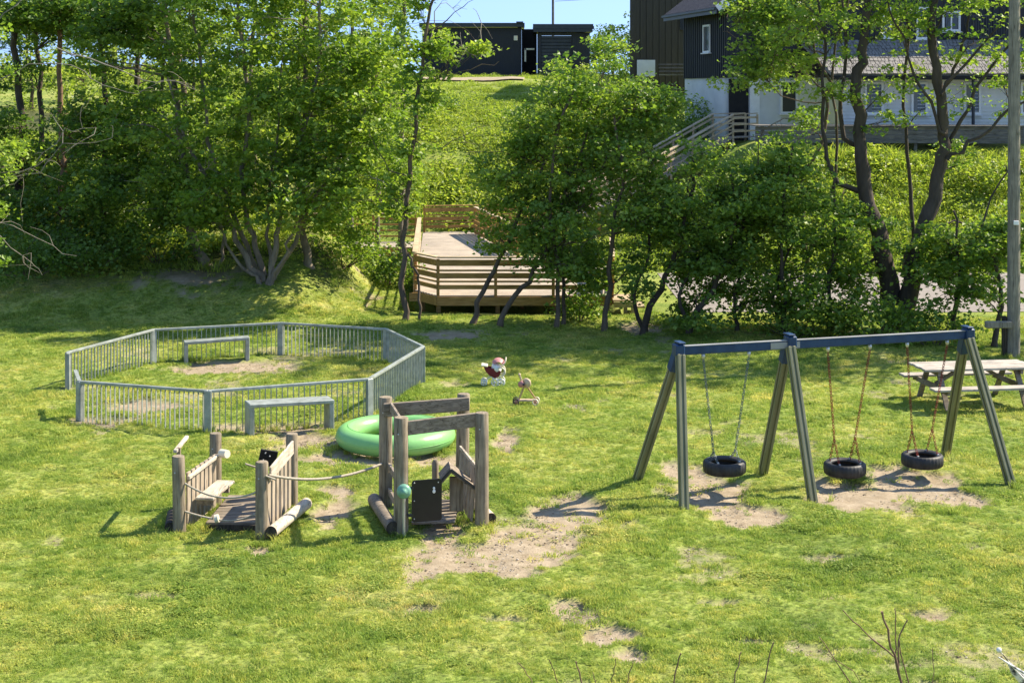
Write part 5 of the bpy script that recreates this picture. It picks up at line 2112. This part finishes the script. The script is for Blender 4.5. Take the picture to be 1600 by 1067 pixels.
# double-trunked big tree
d = 38
b = bpx(1405, d)
tree('tree', 'big double-trunked dark tree on the right with sparse young leaves', based(1405, d),
     [stem([(1398, b), (1390, 450), (1374, 390), (1352, 300), (1345, 230), (1338, 130), (1350, 60), (1352, -60)], d, .30, .09),
      stem([(1412, b), (1425, 440), (1440, 370), (1462, 290), (1478, 230), (1470, 150), (1456, 60), (1462, -60)], d - .2, .26, .09),
      stem([(1352, 300), (1318, 290), (1296, 262), (1285, 180), (1290, 60), (1270, -40)], d, .08, .03, False),
      stem([(1344, 235), (1316, 200), (1322, 90), (1310, -30)], d + .3, .075, .03, False),
      stem([(1480, 228), (1500, 190), (1560, 90), (1620, 10)], d, .07, .02, False),
      stem([(1480, 250), (1530, 215), (1600, 160), (1660, 120)], d - .4, .055, .02, False),
      stem([(1470, 150), (1500, 90), (1515, 20), (1530, -40)], d, .05, .02, False),
      stem([(1476, 210), (1440, 140), (1400, 40), (1385, -40)], d - .3, .05, .02, False),
      stem([(1470, 150), (1490, 120), (1570, 30), (1600, -10)], d - .5, .05, .015, False),
      stem([(1425, 440), (1424, 330), (1416, 200), (1420, 60), (1410, -40)], d + .8, .06, .03, False),
      stem([(1374, 400), (1330, 420), (1300, 400)], d, .05, .012, False),
      stem([(1440, 370), (1480, 350), (1540, 355)], d, .05, .012, False)],
     [E_(1330, 20, 120, 50, 40, d, 2), E_(1480, 10, 130, 45, 42, d, 2), E_(1290, 120, 70, 60, 16, d, 1.6), E_(1520, 90, 70, 40, 12, d, 1.6), E_(1375, 170, 60, 50, 9, d - .5, 1.2),
      E_(1260, 60, 80, 60, 22, d, 1.6), E_(1420, 50, 80, 50, 20, d, 1.6), E_(1440, 160, 70, 40, 9, d, 1.4), E_(1560, 150, 50, 60, 9, d, 1.2), E_(1350, 350, 60, 50, 18, d, 1.2), E_(1470, 400, 70, 40, 22, d - .4, 1.2), E_(1420, 120, 60, 50, 9, d, 1.4), E_(1400, -60, 200, 50, 40, d, 2), E_(1300, -190, 170, 90, 62, d, 2.6), E_(1500, -180, 170, 90, 62, d, 2.6), E_(1400, -330, 180, 80, 50, d, 2.4), E_(1565, 380, 60, 60, 14, d, 1.2), E_(1500, 250, 50, 60, 6, d, 1), E_(1340, 450, 50, 50, 14, d, 1)],
     lmat='leaf_bright', bmat='bark_dark', seed=101, group=RG, nleaf=34, cr=.3, leaf=.11, hole=.3, bare=24, twigmat='bark')
tree('tree', 'tall tree beyond the utility pole with leafy branches hanging in at the top right corner', (15.6, 37.0),
     [{'p': [(15.6, 37, 0), (15.4, 37, 3), (15.7, 37.1, 6), (15.3, 37, 10), (15.4, 37, 12.5)], 'r': (.2, .05), 'root': True}],
     [((14.4, 37, 7.6), (2.2, 2.2, 1.3), 44), ((15.6, 37, 10.6), (3.2, 2.8, 2.2), 110), ((17.5, 36.5, 6.5), (1.8, 2.2, 2.5), 50)],
     lmat='leaf_bright', bmat='bark_dark', seed=131, group=RG, nleaf=34)
# reddish slim trunk in front of the dark gable
d = 40
b = bpx(1262, d)
tree('tree', 'slim twin-stemmed young tree before the dark gable wall', based(1262, d),
     [stem([(1258, b), (1262, 400), (1252, 300), (1290, 190), (1286, 110), (1262, 40), (1250, -40)], d, .075, .03), stem([(1262, 400), (1300, 320), (1308, 230), (1300, 120), (1320, 20), (1330, -40)], d, .05, .025, False),
      stem([(1286, 140), (1240, 100), (1200, 60)], d, .022, .008, False), stem([(1286, 160), (1220, 150), (1150, 60), (1130, 50)], d, .02, .006, False)],
     [E_(1200, 60, 60, 60, 22, d, 1.4), E_(1250, 10, 80, 50, 34, d, 1.4), E_(1170, 110, 60, 50, 14, d, 1.1), E_(1220, 130, 50, 40, 10, d, 1.1), E_(1180, 10, 60, 40, 18, d, 1.1), E_(1260, 180, 30, 40, 5, d, 1), E_(1230, 250, 50, 50, 14, d, 1.2)],
     lmat='leaf', bmat='bark', seed=102, group=RG, nleaf=34, cr=.30, leaf=.11, hole=.28, bare=14, density=2.0, twigmat='bark')

# bushes on the slope (countable ones)
BG = 'bushes on the slope below the houses'


def bush(label, px, py, d, w, h, n, lm, seed, leaf=.11, group=BG, cat='bush'):
    x = (px - 800) / F * d
    z = gz(x, d)
    root = thing('bush', label, cat, (x, d, z), group)
    rng = np.random.RandomState(seed)
    mb = MB()
    C = []
    for i in range(n):
        a = rng.rand() * 6.283
        r = math.sqrt(rng.rand()) * w
        C.append((x + r * math.cos(a), d + r * math.sin(a) * .8, z + .1 + h * rng.rand() ** .7 * (1 - .55 * (r / w) ** 2)))
    C = np.array(C)
    for c in C[::3]:
        mb.tube(curve((x + (c[0] - x) * .15, d, z - .05), c, rng, 4, .05, .08), [.02, .016, .012, .008, .005], 4, caps=False)
    mb.build('stem', M['bark'], root)
    rep = np.repeat(np.arange(n), 42)
    P = C[rep] + rng.normal(size=(len(rep), 3)) * (.24, .24, .17)
    V, Fq = leaf_quads(P, leaf, rng)
    tint = np.clip(.45 + .16 * rng.normal(size=n)[rep] + .16 * rng.normal(size=len(rep)), 0, 1)
    np_mesh('foliage', V, Fq, M[lm], root, attrs={'tint': ('FACE', tint)})
    return root


bl = [
    ('round dark bush against the white basement corner', 1060, 150, 67, 1.5, 2.4, 46, 'leaf', 201),
    ('bush climbing the bank beside the white basement wall', 1092, 180, 68.5, 1.0, 1.9, 30, 'leaf', 202),
    ('bright leafy bush below the olive-brown building', 1015, 120, 70, 1.8, 2.0, 44, 'leaf_bright', 203),
    ('yellow-green bush right of the garage', 948, 110, 88, 1.7, 1.9, 40, 'shrub', 204),
    ('bright bush below the garage corner', 905, 125, 80, 1.5, 1.5, 34, 'shrub', 205),
    ('small bush between the garage and the olive-brown building', 975, 118, 84, 1.4, 1.8, 30, 'leaf_bright', 206),
    ('dark bush high on the hillside below the long shed', 690, 175, 74, .9, .8, 24, 'leaf', 207),
    ('low bush in the shade under the right end of the deck', 905, 500, 39.4, .55, .7, 16, 'leaf', 208),
    ('bush at the foot of the double-trunked tree, behind the beam', 1370, 540, 36.4, 1.3, .9, 34, 'leaf', 209),
    ('low bush behind the far end of the picnic table', 1460, 550, 35.6, .9, .8, 22, 'leaf', 210),
    ('bush behind the swing frame second bay', 1250, 530, 37, 1.2, 1.3, 34, 'leaf', 211),
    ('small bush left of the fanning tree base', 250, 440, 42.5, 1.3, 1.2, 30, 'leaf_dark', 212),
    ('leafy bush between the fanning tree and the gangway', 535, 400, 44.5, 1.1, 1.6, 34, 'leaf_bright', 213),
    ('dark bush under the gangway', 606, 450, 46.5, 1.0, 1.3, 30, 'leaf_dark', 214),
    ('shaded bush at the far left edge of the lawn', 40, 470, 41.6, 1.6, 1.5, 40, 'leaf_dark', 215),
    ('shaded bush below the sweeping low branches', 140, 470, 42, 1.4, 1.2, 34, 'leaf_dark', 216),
    ('tall bright shrub at the top of the slope by the terrace', 1540, 230, 56.5, 1.2, 1.2, 30, 'shrub', 217),
    ('leafy shrub below the ramp', 1120, 300, 55, 1.4, 1.5, 36, 'leaf_bright', 218),
    ('tall leafy bush before the lower half of the ramp', 1070, 330, 56.5, 1.5, 3.0, 56, 'leaf_bright', 220),
    ('tall leafy bush before the upper end of the ramp', 1128, 330, 57.5, 1.5, 3.3, 60, 'leaf_bright', 221),
    ('tall bush before the ramp foot, right of the deck', 1010, 340, 55.5, 1.3, 2.3, 44, 'leaf_bright', 222),
    ('dense roadside shrub behind the left swings', 1190, 420, 51, 1.6, 1.8, 40, 'leaf_bright', 219),
]
for a in bl:
    bush(*a)
# brighter trees high on the left slope
for i, (lb, px, py, d, r) in enumerate([('bright tree in the gap left of the leftmost trunks', 48, 130, 66, 2.2), ('bright tree in the gap between the second and third dark trunks', 128, 118, 72, 2.3), ('bright tree low in the gap above the dark thicket', 215, 125, 64, 2.0),
                                         ('yellow-green tree glimpsed behind the stout shaded trunk', 300, 110, 70, 2.2), ('yellow-green tree glimpsed behind the straight trunk', 520, 150, 62, 2.0)]):
    c = at(px, py, d)
    z = gz(c[0], c[1])
    tree('tree', lb, (c[0], c[1]), [{'p': [(c[0], d, z), (c[0] + .1, d, (z + c[2]) / 2 + .3), (c[0], d, c[2] + r * .5)], 'r': (.11, .04), 'root': True}],
         [(c, (r, r * .9, r * .85), 50)], lmat='shrub', bmat='bark', seed=160 + i, group=WG, leaf=.15, cr=.45, hole=.3)
# trees on the skyline
for i, (lb, px, d, zt, n, w) in enumerate([('round tree on the skyline right of the garage', 958, 128, 4.4, 46, 2.6), ('taller skyline tree touching the olive-brown building', 1000, 124, 6.0, 50, 2.4),
                                           ('low skyline bush just right of the garage wall', 930, 122, 2.6, 20, 1.4),
                                           ('skyline tree seen through the gap in the wood', 180, 118, 4.5, 50, 4), ('second skyline tree seen through the gap in the wood', 330, 120, 5.0, 50, 4),
                                           ('skyline tree behind the leftmost trunks', 40, 116, 4.0, 50, 4), ('skyline tree behind the broad tree', 470, 118, 4.2, 50, 4)]):
    x, y = based(px, d)
    z = gz(x, y)
    tree('tree', lb, (x, y), [{'p': [(x, y, z), (x + .1, y, z + zt * .5), (x, y, z + zt * .9)], 'r': (.16, .05), 'root': True}],
         [((x, y, z + zt * .62), (w, w, zt * .42), n)], lmat='leaf_far', bmat='bark', seed=300 + i, group='trees on the skyline', nleaf=40, leaf=.22, cr=.75, hole=.3)

# ------------------------------------------------------------------ hillside undergrowth, one mass
def clump_tpl(rng_, n, rad, h, leaf):
    C = rng_.normal(size=(n, 3)) * (rad, rad, 0)
    r = np.linalg.norm(C[:, :2], axis=1)
    C[:, 2] = h * np.exp(-(r / rad) ** 2 * .5) * rng_.rand(n) ** .5
    V, Fq = leaf_quads(C, leaf, rng_, up=1.1)
    return V, Fq, np.clip(.5 + .2 * rng_.normal(size=n), 0, 1)


rn = np.random.RandomState(77)
tp = [clump_tpl(rn, 200, .34, .40, .085), clump_tpl(rn, 220, .46, .30, .08), tuft(rg, 110, .36, .10, .30, .010, .9), tuft(rg, 130, .44, .08, .24, .011, 1.1)]
U = []
for (x0, x1, y0, y1, n) in ((-16, 16, 58, 76, 5200), (-22, 10, 76, 90, 1100), (-22, 10, 90, 104, 900), (-44, -12, 96, 124, 1500), (3, 26, 50, 62, 3600), (-22, -3.5, 42, 58, 1500), (-3.8, 3, 41.2, 46, 60), (3.5, 16, 37.5, 41, 260)):
    x = x0 + (x1 - x0) * rn.rand(n)
    y = y0 + (y1 - y0) * rn.rand(n)
    k = (np.abs(x) < .37 * y + 2) & (road_mask(x, y) < .4)
    k &= fbm(x * .5, y * .5, seed=140) > (.30 if y0 > 41.5 else .5)
    k &= ~((x > 8.2) & (y > 59.25) & (y < 90))                     # houses and terrace
    k &= ~((y > 89.5) & (y < 98) & (x > -12.5) & (x < 4))         # path
    k &= ~((x > -9) & (x < 3.4) & (y > 40.6) & (y < 60.2) & ~((x < -4) & (y < 52)))   # deck
    k &= ~((x < -2.5) & (x > -6.8) & (y < 46) & (fbm(x, y, seed=9) > .35))
    k &= ~((x > 1.2) & (x < 11) & (y > 56.8 + (x - 1.7) * .72) & (y < 61.2 + (x - 1.7) * .72))  # ramp
    U.append(np.stack([x[k], y[k]], 1))
U = np.concatenate(U)
uz = H(U[:, 0], U[:, 1]) - .03
us = (.6 + .8 * rn.rand(len(U))) * (1 + .5 * (U[:, 1] > 58))
us[(U[:, 1] > 40.9) & (U[:, 1] < 50) & (U[:, 0] > -3)] *= .6
us[U[:, 1] < 41.2] *= .55
us[(U[:, 1] > 80) & (U[:, 0] > -9)] *= .55
us[(U[:, 1] > 66) & (U[:, 1] <= 80)] *= .8
ug = geo_scatter('undergrowth', 'bright leafy undergrowth covering the hillside', np.stack([U[:, 0], U[:, 1], uz], -1), np.array([1, 2, 3, 4, 3, 4, 4])[rn.randint(0, 7, len(U))].astype(float), us, rn.rand(len(U)) * 6.28, tp, M['shrub'])

# ------------------------------------------------------------------ bare shrub tips in the foreground
fs_ = thing('bare_shrub', 'bare twiggy shrub in the foreground with budding stem tips', 'shrub', (2.0, 9.0, 0))
rt = np.random.RandomState(8)
dn = 9.0
tw = [([(1420, 1180), (1408, 1067), (1395, 1010), (1378, 955)], .016), ([(1403, 1050), (1404, 1000), (1418, 968)], .009), ([(1400, 1030), (1400, 990), (1398, 950)], .007),
      ([(1400, 1028), (1350, 985), (1317, 953)], .008), ([(1350, 1100), (1310, 1040), (1280, 995)], .007), ([(1440, 1140), (1412, 1040), (1405, 1000)], .008),
      ([(1180, 1120), (1195, 1060), (1209, 1003)], .009), ([(1140, 1110), (1150, 1050), (1158, 1018)], .008), ([(1045, 1110), (1054, 1055), (1064, 1020)], .009),
      ([(975, 1110), (982, 1060), (989, 1030)], .006), ([(955, 1100), (958, 1060), (962, 1028)], .006), ([(918, 1130), (910, 1067), (900, 1033)], .011), ([(930, 1100), (929, 1060), (926, 1050)], .005),
      ([(888, 1120), (872, 1067), (858, 1030)], .006), ([(850, 1110), (828, 1060), (810, 1035)], .006), ([(1458, 1120), (1458, 1060), (1457, 1012)], .005), ([(1370, 1110), (1335, 1050), (1290, 1020)], .005)]
groups = [(0, 1, 2, 3, 4, 5, 15, 16), (6, 7, 8), (9, 10, 11, 12, 13, 14)]
mb = MB()
for gi, g_ in enumerate(groups):
    root_x = (1500, 1240, 880)[gi]
    for k in g_:
        pl, r = tw[k]
        r *= .68
        P = P_(pl, dn + .12 * (k % 4))
        if pl[0][1] > 1095:
            low = at(root_x, 1500, dn)
            low[2] = max(low[2], .6)
            P = [np.array(((root_x - 800) / F * dn, dn, -.1)), (low + P[0]) / 2 + (0, 0, .0)] + P
            rad = [r * 1.5, r * 1.3] + list(np.linspace(r, r * .5, len(P) - 2))
        else:
            rad = list(np.linspace(r, r * .5, len(P)))
        Q, R = [], []
        for i in range(len(P) - 1):
            for t in (0, .25, .5, .75):
                Q.append(P[i] + (P[i + 1] - P[i]) * t + rt.normal(size=3) * .004)
                R.append((rad[i] + (rad[i + 1] - rad[i]) * t) * (1.25 if t == .5 else 1))
        Q.append(P[-1])
        R.append(rad[-1] * 1.5)
        mb.tube(Q, R, 6)
mb.build('stem', M['bark_red'], fs_)
# mottled white branch in the corner
wb = thing('white_branch', 'mottled white bark branch entering the bottom right corner', 'branch', (3.3, 9.5, 0))
mb = MB()
P = P_([(1720, 1260), (1640, 1100), (1600, 1062), (1584, 1046), (1577, 1036)], 9.4)
mb.tube([np.array((P[0][0] + .3, 9.4, -.1))] + P, [.06, .05, .04, .034, .026, .012], 10, wob=.25, rng=random.Random(2))
P = P_([(1700, 1120), (1620, 1062), (1585, 1042), (1560, 1026)], 9.3)
mb.tube(P, [.02, .012, .007, .004], 6)
mb.build('limb', M['birch'], wb)
mb = MB()
mb.ell(at(1561, 1015, 9.35), (.018, .018, .018), 10, 6)
mb.tube(P_([(1561, 1015), (1590, 1050), (1640, 1100)], 9.35), [.003, .005, .008], 5)
mb.build('bud', M['birch'], wb)
